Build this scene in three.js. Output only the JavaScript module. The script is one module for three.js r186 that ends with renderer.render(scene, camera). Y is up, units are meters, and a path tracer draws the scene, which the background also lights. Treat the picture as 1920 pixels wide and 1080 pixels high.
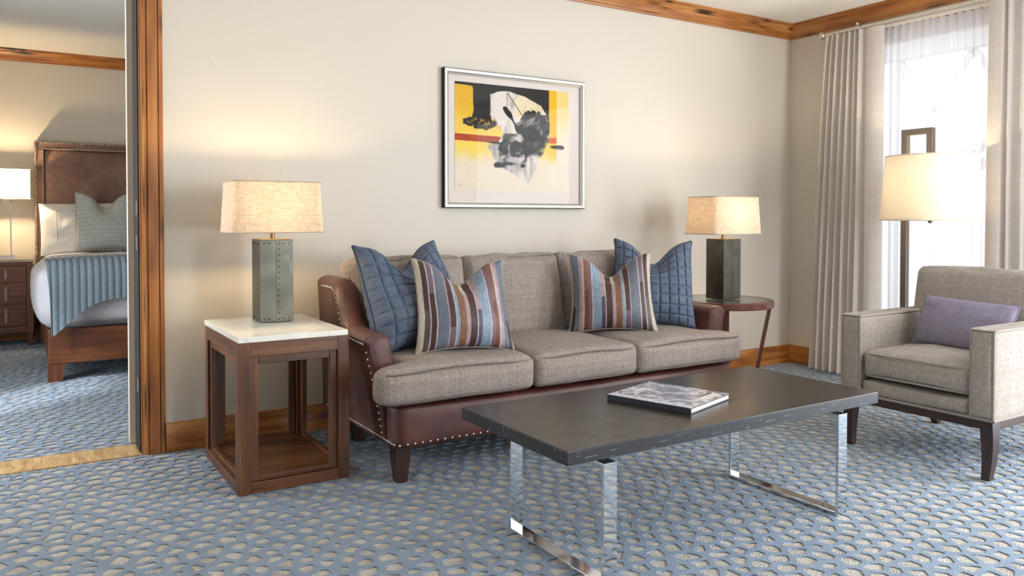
import * as THREE from 'three';
import { RoundedBoxGeometry } from 'three/addons/geometries/RoundedBoxGeometry.js';
import { mergeGeometries, mergeVertices, toCreasedNormals } from 'three/addons/utils/BufferGeometryUtils.js';
import { RectAreaLightUniformsLib } from 'three/addons/lights/RectAreaLightUniformsLib.js';

// ---------------------------------------------------------------- camera, sky, daylight, exposure
const scene = new THREE.Scene();
const renderer = new THREE.WebGLRenderer();
renderer.toneMapping = THREE.LinearToneMapping;
renderer.toneMappingExposure = 1.0;
renderer.shadowMap.enabled = true;
RectAreaLightUniformsLib.init();

const camera = new THREE.PerspectiveCamera(2 * Math.atan(540 / 1490) * 180 / Math.PI, 1920 / 1080, 0.05, 200);
camera.position.set(0, 1.15, 4.21);
camera.rotation.order = 'YXZ';
camera.rotation.set(-1.09 * Math.PI / 180, -Math.atan2(933, 1490), 0);
camera.setViewOffset(1920, 1080, 0, 102.65, 1920, 1080);

scene.background = new THREE.Color().setRGB(1.85, 1.95, 2.1);          // bright hazy sky

const sun = new THREE.DirectionalLight(new THREE.Color().setRGB(0.86, 0.93, 1.0), 5);   // low hazy sun, enters the bedroom window only
sun.position.set(-6.03, 7.0, 4.28);
sun.target.position.set(0, 0, 0);
sun.castShadow = true; sun.shadow.radius = 9;
Object.assign(sun.shadow.camera, { left: -8, right: 8, top: 8, bottom: -8, near: 0.1, far: 30 });
sun.shadow.mapSize.set(2048, 2048);
scene.add(sun, sun.target);

function windowLight(x, y, z, w, h, turn, intensity) {               // the daylight that a window lets in
  const l = new THREE.RectAreaLight(new THREE.Color().setRGB(0.87, 0.93, 1.0), intensity, w, h);
  l.position.set(x, y, z); l.rotation.y = turn; scene.add(l);
}
const RX = 5.26;                                                     // inner face of the window wall
windowLight(RX + 0.02, 1.25, 4.1, 2.1, 2.3, Math.PI / 2, 14.5);    // second balcony door, beside the camera
windowLight(3.85, 1.3, 6.37, 0.9, 2.2, 0, 17);                            // window behind the camera
windowLight(-1.33, 1.35, -0.7, 0.8, 2.1, -Math.PI / 2, 13);           // bedroom window

// ---------------------------------------------------------------- helpers
function rngOf(seed) { let a = seed >>> 0; return () => { a = (a + 0x6D2B79F5) | 0; let t = Math.imul(a ^ (a >>> 15), 1 | a); t = (t + Math.imul(t ^ (t >>> 7), 61 | t)) ^ t; return ((t ^ (t >>> 14)) >>> 0) / 4294967296; }; }
const clamp = (v, a = 0, b = 1) => Math.min(b, Math.max(a, v));
const lerp = (a, b, t) => a + (b - a) * t;
const sstep = (a, b, x) => { const t = clamp((x - a) / (b - a)); return t * t * (3 - 2 * t); };
const names = {};
function numbered(n) { const k = names[n] = (names[n] ?? -1) + 1; return k ? `${n}_${String(k).padStart(3, '0')}` : n; }
function obj(name, geo, mat, parent) {
  if (Array.isArray(geo)) geo = mergeGeometries(geo.map(plain));
  const m = new THREE.Mesh(geo, mat);
  m.name = parent && parent !== scene ? name : numbered(name);
  m.castShadow = m.receiveShadow = true;
  (parent ?? scene).add(m);
  return m;
}
function plain(g) {
  g = g.index ? g.toNonIndexed() : g;
  for (const k of Object.keys(g.attributes)) if (!['position', 'normal', 'uv'].includes(k)) g.deleteAttribute(k);
  if (!g.attributes.uv) g.setAttribute('uv', new THREE.BufferAttribute(new Float32Array(g.attributes.position.count * 2), 2));
  g.clearGroups(); return g;
}
function thing(name, label, category, pos = [0, 0, 0], turn = 0, group) {
  const o = new THREE.Group(); o.name = numbered(name); o.position.set(...pos); o.rotation.y = turn;
  tag(o, label, category, group); scene.add(o); return o;
}
function tag(o, label, category, group) { Object.assign(o.userData, { label, category }); if (group) o.userData.group = group; return o; }
function struct(name, geo, mat, label) {
  const o = obj(name, geo, mat); o.userData.kind = 'structure';
  if (label) { o.userData.label = label; }
  return o;
}
const stuff = (o) => { o.userData.kind = 'stuff'; return o; };

// uv in metres, chosen face by face; the texture's v axis runs along the grain
function planarUV(geo, grain = 'y', off = [0, 0]) {
  const g = plain(geo), p = g.attributes.position, uv = g.attributes.uv;
  const a = new THREE.Vector3(), b = new THREE.Vector3(), c = new THREE.Vector3(), n = new THREE.Vector3();
  const V = [a, b, c];
  for (let i = 0; i < p.count; i += 3) {
    V.forEach((v, k) => v.fromBufferAttribute(p, i + k));
    n.copy(b).sub(a).cross(c.clone().sub(a));
    const ax = [Math.abs(n.x), Math.abs(n.y), Math.abs(n.z)], d = ax.indexOf(Math.max(...ax));
    let axes = [['z', 'y'], ['x', 'z'], ['x', 'y']][d];
    if (axes[0] === grain) axes = [axes[1], axes[0]];
    V.forEach((v, k) => uv.setXY(i + k, v[axes[0]] + off[0] + d * 0.137, v[axes[1]] + off[1] + d * 0.071));
  }
  return g;
}
const offR = rngOf(77);
// a box given by its bounds with rounded edges
function bx(x0, x1, y0, y1, z0, z1, r = 0.003, grain = 'y', seg = 2) {
  const w = x1 - x0, h = y1 - y0, d = z1 - z0;
  r = Math.min(r, w / 2.01, h / 2.01, d / 2.01);
  const g = r > 0 ? new RoundedBoxGeometry(w, h, d, seg, r) : new THREE.BoxGeometry(w, h, d);
  g.translate((x0 + x1) / 2, (y0 + y1) / 2, (z0 + z1) / 2);
  return planarUV(g, grain, [offR() * 3, offR() * 3]);
}
// closed rings of points joined to a skin; each ring is an array of [x,y,z]
function loft(rings, { caps = true, smooth = 0.7 } = {}) {
  const n = rings[0].length, pos = [], uv = [], idx = [];
  let along = 0;
  rings.forEach((r, i) => {
    if (i) along += Math.hypot(...[0, 1, 2].map((k) => r[0][k] - rings[i - 1][0][k]));
    let per = 0;
    for (let j = 0; j <= n; j++) {
      const q = r[j % n]; if (j) per += Math.hypot(...[0, 1, 2].map((k) => q[k] - r[j - 1][k]));
      pos.push(...q); uv.push(per, along);
    }
  });
  const m = n + 1;
  for (let i = 0; i + 1 < rings.length; i++) for (let j = 0; j < n; j++) {
    const a = i * m + j, b = a + 1, c = a + m, d = c + 1;
    idx.push(a, b, d, a, d, c);
  }
  if (caps) for (const [ri, flip] of [[0, true], [rings.length - 1, false]]) {
    const r = rings[ri], base = pos.length / 3, c = [0, 1, 2].map((k) => r.reduce((s, q) => s + q[k], 0) / n);
    pos.push(...c); uv.push(0, 0);
    r.forEach((q) => { pos.push(...q); uv.push(q[0] - c[0], q[1] - c[1]); });
    for (let j = 0; j < n; j++) { const a = base + 1 + j, b = base + 1 + (j + 1) % n; flip ? idx.push(base, b, a) : idx.push(base, a, b); }
  }
  let g = new THREE.BufferGeometry();
  g.setAttribute('position', new THREE.Float32BufferAttribute(pos, 3));
  g.setAttribute('uv', new THREE.Float32BufferAttribute(uv, 2));
  g.setIndex(idx);
  return toCreasedNormals(g, smooth);
}
// open sheet: f(u,v) -> [x,y,z], uv given in metres
function sheet(nu, nv, f, uvf) {
  const pos = [], uv = [], idx = [];
  for (let j = 0; j <= nv; j++) for (let i = 0; i <= nu; i++) { pos.push(...f(i / nu, j / nv)); uv.push(...uvf(i / nu, j / nv)); }
  for (let j = 0; j < nv; j++) for (let i = 0; i < nu; i++) { const a = j * (nu + 1) + i, b = a + 1, c = a + nu + 1, d = c + 1; idx.push(a, b, d, a, d, c); }
  const g = new THREE.BufferGeometry();
  g.setAttribute('position', new THREE.Float32BufferAttribute(pos, 3));
  g.setAttribute('uv', new THREE.Float32BufferAttribute(uv, 2));
  g.setIndex(idx); g.computeVertexNormals(); return g;
}
function tube(points, r, seg = 40, closed = false, rad = 6, tension = 0.5) {
  return new THREE.TubeGeometry(new THREE.CatmullRomCurve3(points.map((p) => new THREE.Vector3(...p)), closed, 'catmullrom', tension), seg, r, rad, closed);
}
// profile [[u,v]...] drawn in the plane across `dir`, swept straight from a to b along x or z
function mould(profile, axis, a, b, place) {
  const sh = new THREE.Shape(profile.map(([u, v]) => new THREE.Vector2(u, v)));
  const g = new THREE.ExtrudeGeometry(sh, { depth: b - a, bevelEnabled: false, steps: 1 });
  g.translate(0, 0, a);
  if (axis === 'x') g.rotateY(Math.PI / 2);                          // sweep along x: profile u becomes -z
  place?.(g);
  return planarUV(toCreasedNormals(g, 0.5), axis, [offR() * 2, offR() * 2]);
}

// ---------------------------------------------------------------- noise and textures
function noiseOf(seed, P) {                                          // tileable value noise, period P cells
  const r = rngOf(seed), t = Float32Array.from({ length: P * P }, () => r());
  return (x, y, px = P, py = px) => {
    const xi = Math.floor(x), yi = Math.floor(y), fx = x - xi, fy = y - yi, sx = fx * fx * (3 - 2 * fx), sy = fy * fy * (3 - 2 * fy);
    const X = ((xi % px) + px) % px, Y = ((yi % py) + py) % py, X1 = (X + 1) % px, Y1 = (Y + 1) % py;
    return lerp(lerp(t[Y * P + X], t[Y * P + X1], sx), lerp(t[Y1 * P + X], t[Y1 * P + X1], sx), sy);
  };
}
function tex(w, h, f, { srgb = true, size = [1, 1], repeat = true } = {}) {
  const d = new Uint8Array(w * h * 4);
  for (let y = 0; y < h; y++) for (let x = 0; x < w; x++) {
    const c = f((x + 0.5) / w, (y + 0.5) / h, x, y), k = (y * w + x) * 4;
    if (typeof c === 'number') d[k] = d[k + 1] = d[k + 2] = clamp(c) * 255;
    else { d[k] = clamp(c[0], 0, 255); d[k + 1] = clamp(c[1], 0, 255); d[k + 2] = clamp(c[2], 0, 255); }
    d[k + 3] = 255;
  }
  const t = new THREE.DataTexture(d, w, h);
  t.magFilter = THREE.LinearFilter; t.minFilter = THREE.LinearMipmapLinearFilter; t.generateMipmaps = true;
  if (srgb) t.colorSpace = THREE.SRGBColorSpace;
  if (repeat) { t.wrapS = t.wrapT = THREE.RepeatWrapping; t.repeat.set(1 / size[0], 1 / size[1]); }
  t.needsUpdate = true; return t;
}
const mix3 = (a, b, t) => [lerp(a[0], b[0], t), lerp(a[1], b[1], t), lerp(a[2], b[2], t)];
const hex = (h) => [(h >> 16) & 255, (h >> 8) & 255, h & 255];
const mat = (o) => new THREE.MeshPhysicalMaterial(o);

// wood: grain along v; a tile of 0.5 x 1 m
function wood(seed, dark, mid, light, { knots = 0, rough = 0.45, pores = 0.25, coat = 0, figure = 1, size = [0.5, 1.0], freq = 1 } = {}) {
  const n1 = noiseOf(seed, 64), n2 = noiseOf(seed + 1, 64), n3 = noiseOf(seed + 2, 256), r = rngOf(seed + 3);
  const K = Array.from({ length: knots }, () => [r(), r(), 0.014 + r() * 0.03]);
  const H = new Float32Array(512 * 1024);
  const map = tex(512, 1024, (u, v, px, py) => {
    let du = 0, kn = 0;
    for (const [ku, kv, kr] of K) {
      let x = u - ku, y = v - kv; x -= Math.round(x); y -= Math.round(y);
      const d = Math.hypot(x * 0.5, y * 0.55); kn = Math.max(kn, Math.exp(-((d / kr) ** 2)));
      du += Math.sign(x) * 0.05 * Math.exp(-((d / (kr * 2.6)) ** 2));
    }
    const w = n1(u * 4, v * 2, 4, 2) * 0.5 + n1(u * 8 + 3, v * 4, 8, 4) * 0.25;
    const ring = 0.5 + 0.5 * Math.sin((u + du) * 2 * Math.PI * 9 * freq + w * 9 * figure);
    const fine = n2(u * 64, v * 4, 64, 4), streak = n3(u * 256, v * 16, 256, 16), broad = 0.6 * n1(u * 5, v * 3 + 5, 5, 3) + 0.4 * n1(u * 12, v * 6, 12, 6);
    let t = 0.2 * ring + 0.26 * fine + 0.16 * streak + 0.75 * (broad - 0.5) + 0.22;
    let c = t < 0.5 ? mix3(dark, mid, t * 2) : mix3(mid, light, (t - 0.5) * 2);
    const pore = streak < pores && fine < 0.55 ? 0.72 : 1;
    c = c.map((q) => q * pore);
    c = mix3(c, dark.map((q) => q * 0.45), clamp(kn * 1.25 - 0.08));
    H[py * 512 + px] = pore < 1 ? 0.1 : 0.6 + 0.3 * streak;
    return c;
  }, { size });
  const bump = tex(512, 1024, (u, v, x, y) => H[y * 512 + x], { srgb: false, size });
  return mat({ map, bumpMap: bump, bumpScale: 0.0003, roughness: rough, clearcoat: coat, clearcoatRoughness: 0.25 });
}
// woven cloth: a tile of s x s metres with n threads each way
function weave(seed, a, b, { n = 96, s = 0.24, herring = 0, slub = 0.3, bump = 0.0012, sheen = 0, sheenColor, fleck = 0.25, ...rest } = {}) {
  const r = rngOf(seed), nz = noiseOf(seed + 5, 32), fl = noiseOf(seed + 9, 256);
  const wa = Float32Array.from({ length: n }, () => r()), we = Float32Array.from({ length: n }, () => r()), S = 512;
  const at = (u, v) => {
    const x = u * n, y = v * n, i = Math.floor(x) % n, j = Math.floor(y) % n;
    const fx = x - Math.floor(x) - 0.5, fy = y - Math.floor(y) - 0.5;
    const k = herring ? Math.floor(j / herring) % 2 ? i + j : i - j + 4096 : i + j;
    const up = herring ? (k % 4) < 2 : k % 2 === 0;                  // warp over weft
    return { h: up ? 1 - 3 * fx * fx - fy * fy : 1 - 3 * fy * fy - fx * fx - 0.15, up, t: up ? wa[i] : we[j] };
  };
  const map = tex(S, S, (u, v) => {
    const q = at(u, v), m = clamp((q.up ? 0.25 : 0.75) + (q.t - 0.5) * slub * 2 + (nz(u * 32, v * 32) - 0.5) * 0.3 + (fl(u * 256, v * 256) - 0.5) * fleck * 2);
    return mix3(a, b, m).map((c) => c * (0.8 + 0.2 * clamp(q.h)));
  }, { size: [s, s] });
  const bm = tex(S, S, (u, v) => clamp(at(u, v).h * 0.8 + 0.1), { srgb: false, size: [s, s] });
  const o = { map, bumpMap: bm, bumpScale: bump, roughness: 0.95, ...rest };
  if (sheen) Object.assign(o, { sheen, sheenRoughness: 0.5, sheenColor: sheenColor ?? new THREE.Color(0.8, 0.8, 0.85) });
  return mat(o);
}
// ---------------------------------------------------------------- materials
const M = {};
{
  const a = noiseOf(11, 64), b = noiseOf(12, 128), c = noiseOf(13, 256), r = rngOf(14);
  const S = Array.from({ length: 46 }, () => [r(), r(), r() * Math.PI, 0.006 + r() * 0.018, 0.4 + r() * 0.8]);   // trowel marks
  const plaster = tex(1024, 1024, (u, v) => {
    let h = 0.35 + 0.18 * a(u * 6, v * 6, 6) + 0.1 * a(u * 16, v * 16, 16) + 0.02 * c(u * 128, v * 128, 128);
    for (const [x, y, t, l, s] of S) {
      let dx = u - x, dy = v - y; dx -= Math.round(dx); dy -= Math.round(dy);
      const p = dx * Math.cos(t) + dy * Math.sin(t), q = -dx * Math.sin(t) + dy * Math.cos(t);
      if (Math.abs(p) < l * 2.5 && Math.abs(q) < 0.03) h += 0.22 * s * Math.exp(-((p / l) ** 2)) * Math.exp(-(((q + 6 * p * p) / 0.0035) ** 2)) * (0.4 + b(u * 128, v * 128));
    }
    return h;
  }, { srgb: false, size: [2.2, 2.2] });
  M.wall = mat({ color: new THREE.Color().setRGB(0.645, 0.59, 0.505), bumpMap: plaster, bumpScale: 0.006, roughness: 0.75 });
  M.ceiling = mat({ color: new THREE.Color().setRGB(0.86, 0.83, 0.77), roughness: 0.9 });
  M.outer = mat({ color: new THREE.Color().setRGB(0.55, 0.53, 0.5), roughness: 0.9 });
}
M.alder = wood(21, hex(0x74401a), hex(0xa8682f), hex(0xcc9655), { knots: 6, rough: 0.42, pores: 0.04, coat: 0.15 });
M.walnut = wood(31, hex(0x3a1e0d), hex(0x5f3618), hex(0x80512b), { rough: 0.4, pores: 0.2, coat: 0.15 });
M.mahogany = wood(41, hex(0x3a1c12), hex(0x54291a), hex(0x6d3a24), { rough: 0.35, pores: 0.15, coat: 0.3 });
M.bedwood = wood(51, hex(0x4a2815), hex(0x683a1f), hex(0x82502c), { rough: 0.38, pores: 0.12, coat: 0.2 });
M.espresso = wood(61, hex(0x24140f), hex(0x30190f), hex(0x42261a), { rough: 0.32, pores: 0.1, coat: 0.4 });
M.ebony = wood(71, hex(0x1d1815), hex(0x292320), hex(0x3a332e), { rough: 0.25, pores: 0.2, figure: 0.5, size: [0.3, 1.2] });
{ // open-pored edge of the coffee table: pale filler in the pores
  const n = noiseOf(74, 256), m = noiseOf(75, 64);
  M.ebonyEdge = mat({ roughness: 0.4, map: tex(512, 512, (u, v) => { const p = n(u * 200, v * 24) > 0.83 && m(u * 30, v * 8) > 0.5; return p ? [92, 95, 99] : mix3(hex(0x0f0f13), hex(0x1e1e24), n(u * 128 + 7, v * 8)); }, { size: [0.3, 0.8] }) });
}
M.sofaCloth = weave(81, hex(0x867973), hex(0xc6b8ad), { n: 96, s: 0.3, herring: 4, slub: 0.2, bump: 0.002 });
M.chairCloth = weave(91, hex(0x8c8177), hex(0xcfc5bb), { n: 72, s: 0.27, slub: 0.18, bump: 0.0016 });
M.chairPiping = weave(92, hex(0x9a8f83), hex(0xd4cabd), { n: 40, s: 0.1, bump: 0.001 });
M.sofaPiping = weave(82, hex(0x6b5f56), hex(0xa09388), { n: 40, s: 0.1, bump: 0.001 });
M.curtain = weave(101, hex(0xe3d8cd), hex(0xf8f1ea), { n: 120, s: 0.3, slub: 0.5, bump: 0.0006, transmission: 0.25, thickness: 0 });
M.lavender = weave(111, hex(0x7a7085), hex(0xa69cae), { n: 150, s: 0.3, slub: 0.2, fleck: 0.5, bump: 0.0006, sheen: 0.4 });
M.linenWhite = weave(121, hex(0xe2dfda), hex(0xf4f2ee), { n: 200, s: 0.3, slub: 0.1, fleck: 0.05, bump: 0.0002 });
M.duvet = weave(122, hex(0xdcdbe0), hex(0xf0eff2), { n: 200, s: 0.3, slub: 0.1, fleck: 0.05, bump: 0.0002 });
M.knit = weave(131, hex(0x71828e), hex(0xa3b3bd), { n: 60, s: 0.2, slub: 0.3, bump: 0.002 });
M.oatmeal = weave(141, hex(0xb9ae98), hex(0xd6ccb8), { n: 90, s: 0.2, slub: 0.3 });
{ // velvet of the quilted pillows
  const n = noiseOf(151, 64);
  M.velvet = mat({ map: tex(256, 256, (u, v) => mix3(hex(0x465064), hex(0x657184), n(u * 8, v * 8) * 0.6 + n(u * 64, v * 64) * 0.4), { size: [0.4, 0.4] }), roughness: 0.75, sheen: 0.9, sheenRoughness: 0.35, sheenColor: new THREE.Color(0.5, 0.55, 0.64) });
  M.velvetSeam = mat({ color: 0x2f3c50, roughness: 0.8, sheen: 0.5 });
}
function leather(seed, dark, light, rough) {
  const a = noiseOf(seed, 64), r = rngOf(seed + 1), N = 56, pts = Array.from({ length: N * N }, () => [r(), r()]);
  const cell = (u, v) => { const x = u * N, y = v * N, X = Math.floor(x), Y = Math.floor(y); let d1 = 9, d2 = 9; for (let j = -1; j < 2; j++) for (let i = -1; i < 2; i++) { const p = pts[((Y + j + N) % N) * N + (X + i + N) % N], d = Math.hypot(X + i + p[0] - x, Y + j + p[1] - y); if (d < d1) { d2 = d1; d1 = d; } else if (d < d2) d2 = d; } return clamp((d2 - d1) * 2.2); };
  const bumpMap = tex(512, 512, (u, v) => 0.25 + 0.6 * cell(u, v) + 0.15 * a(u * 64, v * 64), { srgb: false, size: [0.2, 0.2] });
  const map = tex(512, 512, (u, v) => mix3(dark, light, clamp(a(u * 5, v * 5, 5) * 0.7 + a(u * 24, v * 24, 24) * 0.4 - 0.05)), { size: [0.9, 0.9] });
  return mat({ map, bumpMap, bumpScale: 0.0011, roughness: rough, clearcoat: 0.25, clearcoatRoughness: 0.35 });
}
M.leather = leather(161, hex(0x3a1a16), hex(0x6b352a), 0.34);
M.suede = leather(171, hex(0x694839), hex(0x93705c), 0.5);
M.chrome = mat({ color: 0xe6e8ea, metalness: 1, roughness: 0.06 });
M.nickel = mat({ color: 0xd8d4cc, metalness: 1, roughness: 0.25 });
M.brushed = mat({ color: 0xb5b1ab, metalness: 1, roughness: 0.38 });
M.silver = mat({ color: 0xb4afa7, metalness: 1, roughness: 0.4 });
M.bronze = mat({ color: 0x857b72, metalness: 0.85, roughness: 0.42 });
M.brass = mat({ color: 0x8d7350, metalness: 1, roughness: 0.35 });
M.black = mat({ color: 0x0b0b0c, roughness: 0.7 });
{
  const n = noiseOf(181, 64), m = noiseOf(182, 128);
  M.zinc = mat({ map: tex(256, 512, (u, v) => mix3(hex(0x514f47), hex(0x6e6b62), n(u * 6, v * 10) * 0.7 + m(u * 128, v * 8) * 0.3), { size: [0.3, 0.6] }), metalness: 0.95, roughness: 0.33 });
  const vein = (u, v, s) => { const w = n(u * 6 + s, v * 6) * 2.4 + n(u * 14, v * 14 + s) * 0.8; return Math.pow(1 - Math.abs(Math.sin((u + v * 0.6) * Math.PI * 2 + w * 2.2)), 9); };
  M.marble = mat({ map: tex(512, 512, (u, v) => { const c = mix3(hex(0xdedace), hex(0xefece2), n(u * 8, v * 8)); return mix3(c, hex(0xbfb9ac), 0.45 * vein(u, v, 3)); }, { size: [0.7, 0.7] }), roughness: 0.22 });
  M.greyStone = mat({ map: tex(256, 256, (u, v) => mix3(hex(0x8e8679), hex(0xb9b0a2), n(u * 10, v * 10) * 0.6 + m(u * 60, v * 60) * 0.4), { size: [0.4, 0.4] }), roughness: 0.3 });
  M.travertine = mat({ map: tex(512, 512, (u, v) => { const s = n(u * 6 + 2 * n(u * 3, v * 3), v * 30), t = m(u * 20, v * 90); return mix3(mix3(hex(0xb08a58), hex(0xdcc08e), s), hex(0x8e6236), clamp(t * 1.6 - 0.95)); }, { size: [0.6, 0.6] }), roughness: 0.4 });
}
function shadeCloth(seed, a, b, tr) {
  const n = noiseOf(seed, 256), m = noiseOf(seed + 1, 128);
  const map = tex(512, 512, (u, v) => mix3(a, b, clamp(0.6 * n(u * 16, v * 220, 16, 220) + 0.4 * m(u * 128, v * 16, 128, 16))), { size: [0.3, 0.3] });
  return mat({ map, roughness: 1, transmission: tr, thickness: 0, side: THREE.DoubleSide });
}
M.shadeLinen = shadeCloth(191, hex(0xa8937d), hex(0xe0d0bd), 0.19);
M.shadeIvory = shadeCloth(195, hex(0xdccfb8), hex(0xece0cc), 0.15);
M.shadeWhite = shadeCloth(197, hex(0xeee9e0), hex(0xfbf8f2), 0.55);
M.diffuser = mat({ color: 0xf6f0e6, roughness: 1, transmission: 0.6, thickness: 0 });
M.glass = mat({ color: 0xffffff, roughness: 0.0, transmission: 1, thickness: 0 });
M.museumGlass = mat({ color: 0xffffff, roughness: 0.0, transmission: 1, thickness: 0, specularIntensity: 0.06 });
M.tableGlass = mat({ color: 0xdfe9e4, roughness: 0.0, transmission: 1, thickness: 0 });
M.sheer = mat({ color: new THREE.Color().setRGB(0.93, 0.94, 0.96), roughness: 0.86, transmission: 0.9, thickness: 0, specularIntensity: 0.1 });
{
  const n = noiseOf(201, 256), m = noiseOf(202, 64);
  const pile = (lo, hi, f) => tex(512, 512, (u, v) => mix3(lo, hi, clamp(0.6 * n(u * f, v * f, f) + 0.4 * m(u * 12, v * 12, 12))), { size: [0.5, 0.5] });
  const nap = tex(512, 512, (u, v) => n(u * 256, v * 256), { srgb: false, size: [0.5, 0.5] });
  const loops = tex(512, 512, (u, v) => n(u * 170, v * 170, 170), { srgb: false, size: [0.5, 0.5] });
  M.carpet = mat({ map: pile(hex(0x738295), hex(0x93a1b0), 256), bumpMap: nap, bumpScale: 0.002, roughness: 1 });
  M.carpetLoop = mat({ map: pile(hex(0x958f86), hex(0xdbd6cc), 170), bumpMap: loops, bumpScale: 0.004, roughness: 1 });
}

// ---------------------------------------------------------------- the rooms
const CEIL = 2.67, ZB = -4.62, BCEIL = 2.73, FRONT = 6.4, LEFTX = -1.5, JAMB = 0.515, OPEN_L = -1.35;
const wallBox = (x0, x1, y0, y1, z0, z1) => bx(x0, x1, y0, y1, z0, z1, 0);
struct('wall_back', [wallBox(JAMB + 0.012, RX, 0, CEIL, -0.2, 0), wallBox(LEFTX, OPEN_L, 0, CEIL, -0.2, 0), wallBox(OPEN_L, JAMB + 0.012, 2.42, CEIL, -0.2, 0)], M.wall);
// window wall with two balcony doors
const W1 = [0.55, 2.62, 2.54], W2 = [3.02, 5.18, 2.50];
struct('wall_right', [
  wallBox(RX, RX + 0.22, 0, CEIL, -0.2, W1[0]), wallBox(RX, RX + 0.22, 0, CEIL, W1[1], W2[0]), wallBox(RX, RX + 0.22, 0, CEIL, W2[1], FRONT + 0.15),
  wallBox(RX, RX + 0.22, W1[2], CEIL, W1[0], W1[1]), wallBox(RX, RX + 0.22, W2[2], CEIL, W2[0], W2[1])], M.wall);
struct('wall_front', [wallBox(LEFTX, 3.38, 0, CEIL, FRONT, FRONT + 0.15), wallBox(4.32, RX, 0, CEIL, FRONT, FRONT + 0.15), wallBox(3.38, 4.32, 0, 0.2, FRONT, FRONT + 0.15), wallBox(3.38, 4.32, 2.4, CEIL, FRONT, FRONT + 0.15)], M.wall);
struct('wall_left', wallBox(LEFTX - 0.15, LEFTX, 0, CEIL, -0.2, FRONT + 0.15), M.wall);
struct('ceiling', wallBox(LEFTX - 0.15, RX + 0.22, CEIL, CEIL + 0.15, -0.1, FRONT + 0.15), M.ceiling);
// bedroom shell
const BL = -1.35, BR = 3.4;
struct('wall_bedroom_back', wallBox(BL - 0.15, BR, 0, BCEIL, ZB - 0.15, ZB), M.wall);
struct('wall_bedroom_right', wallBox(BR, BR + 0.15, 0, BCEIL, ZB - 0.15, -0.2), M.wall);
struct('wall_bedroom_left', [wallBox(BL - 0.15, BL, 0, BCEIL, ZB, -1.1), wallBox(BL - 0.15, BL, 0, BCEIL, -0.28, -0.2), wallBox(BL - 0.15, BL, 0, 0.28, -1.1, -0.28), wallBox(BL - 0.15, BL, 2.42, BCEIL, -1.1, -0.28)], M.wall);
struct('ceiling_bedroom', wallBox(BL - 0.15, BR + 0.15, BCEIL, BCEIL + 0.15, ZB - 0.15, -0.1), M.ceiling);

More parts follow.
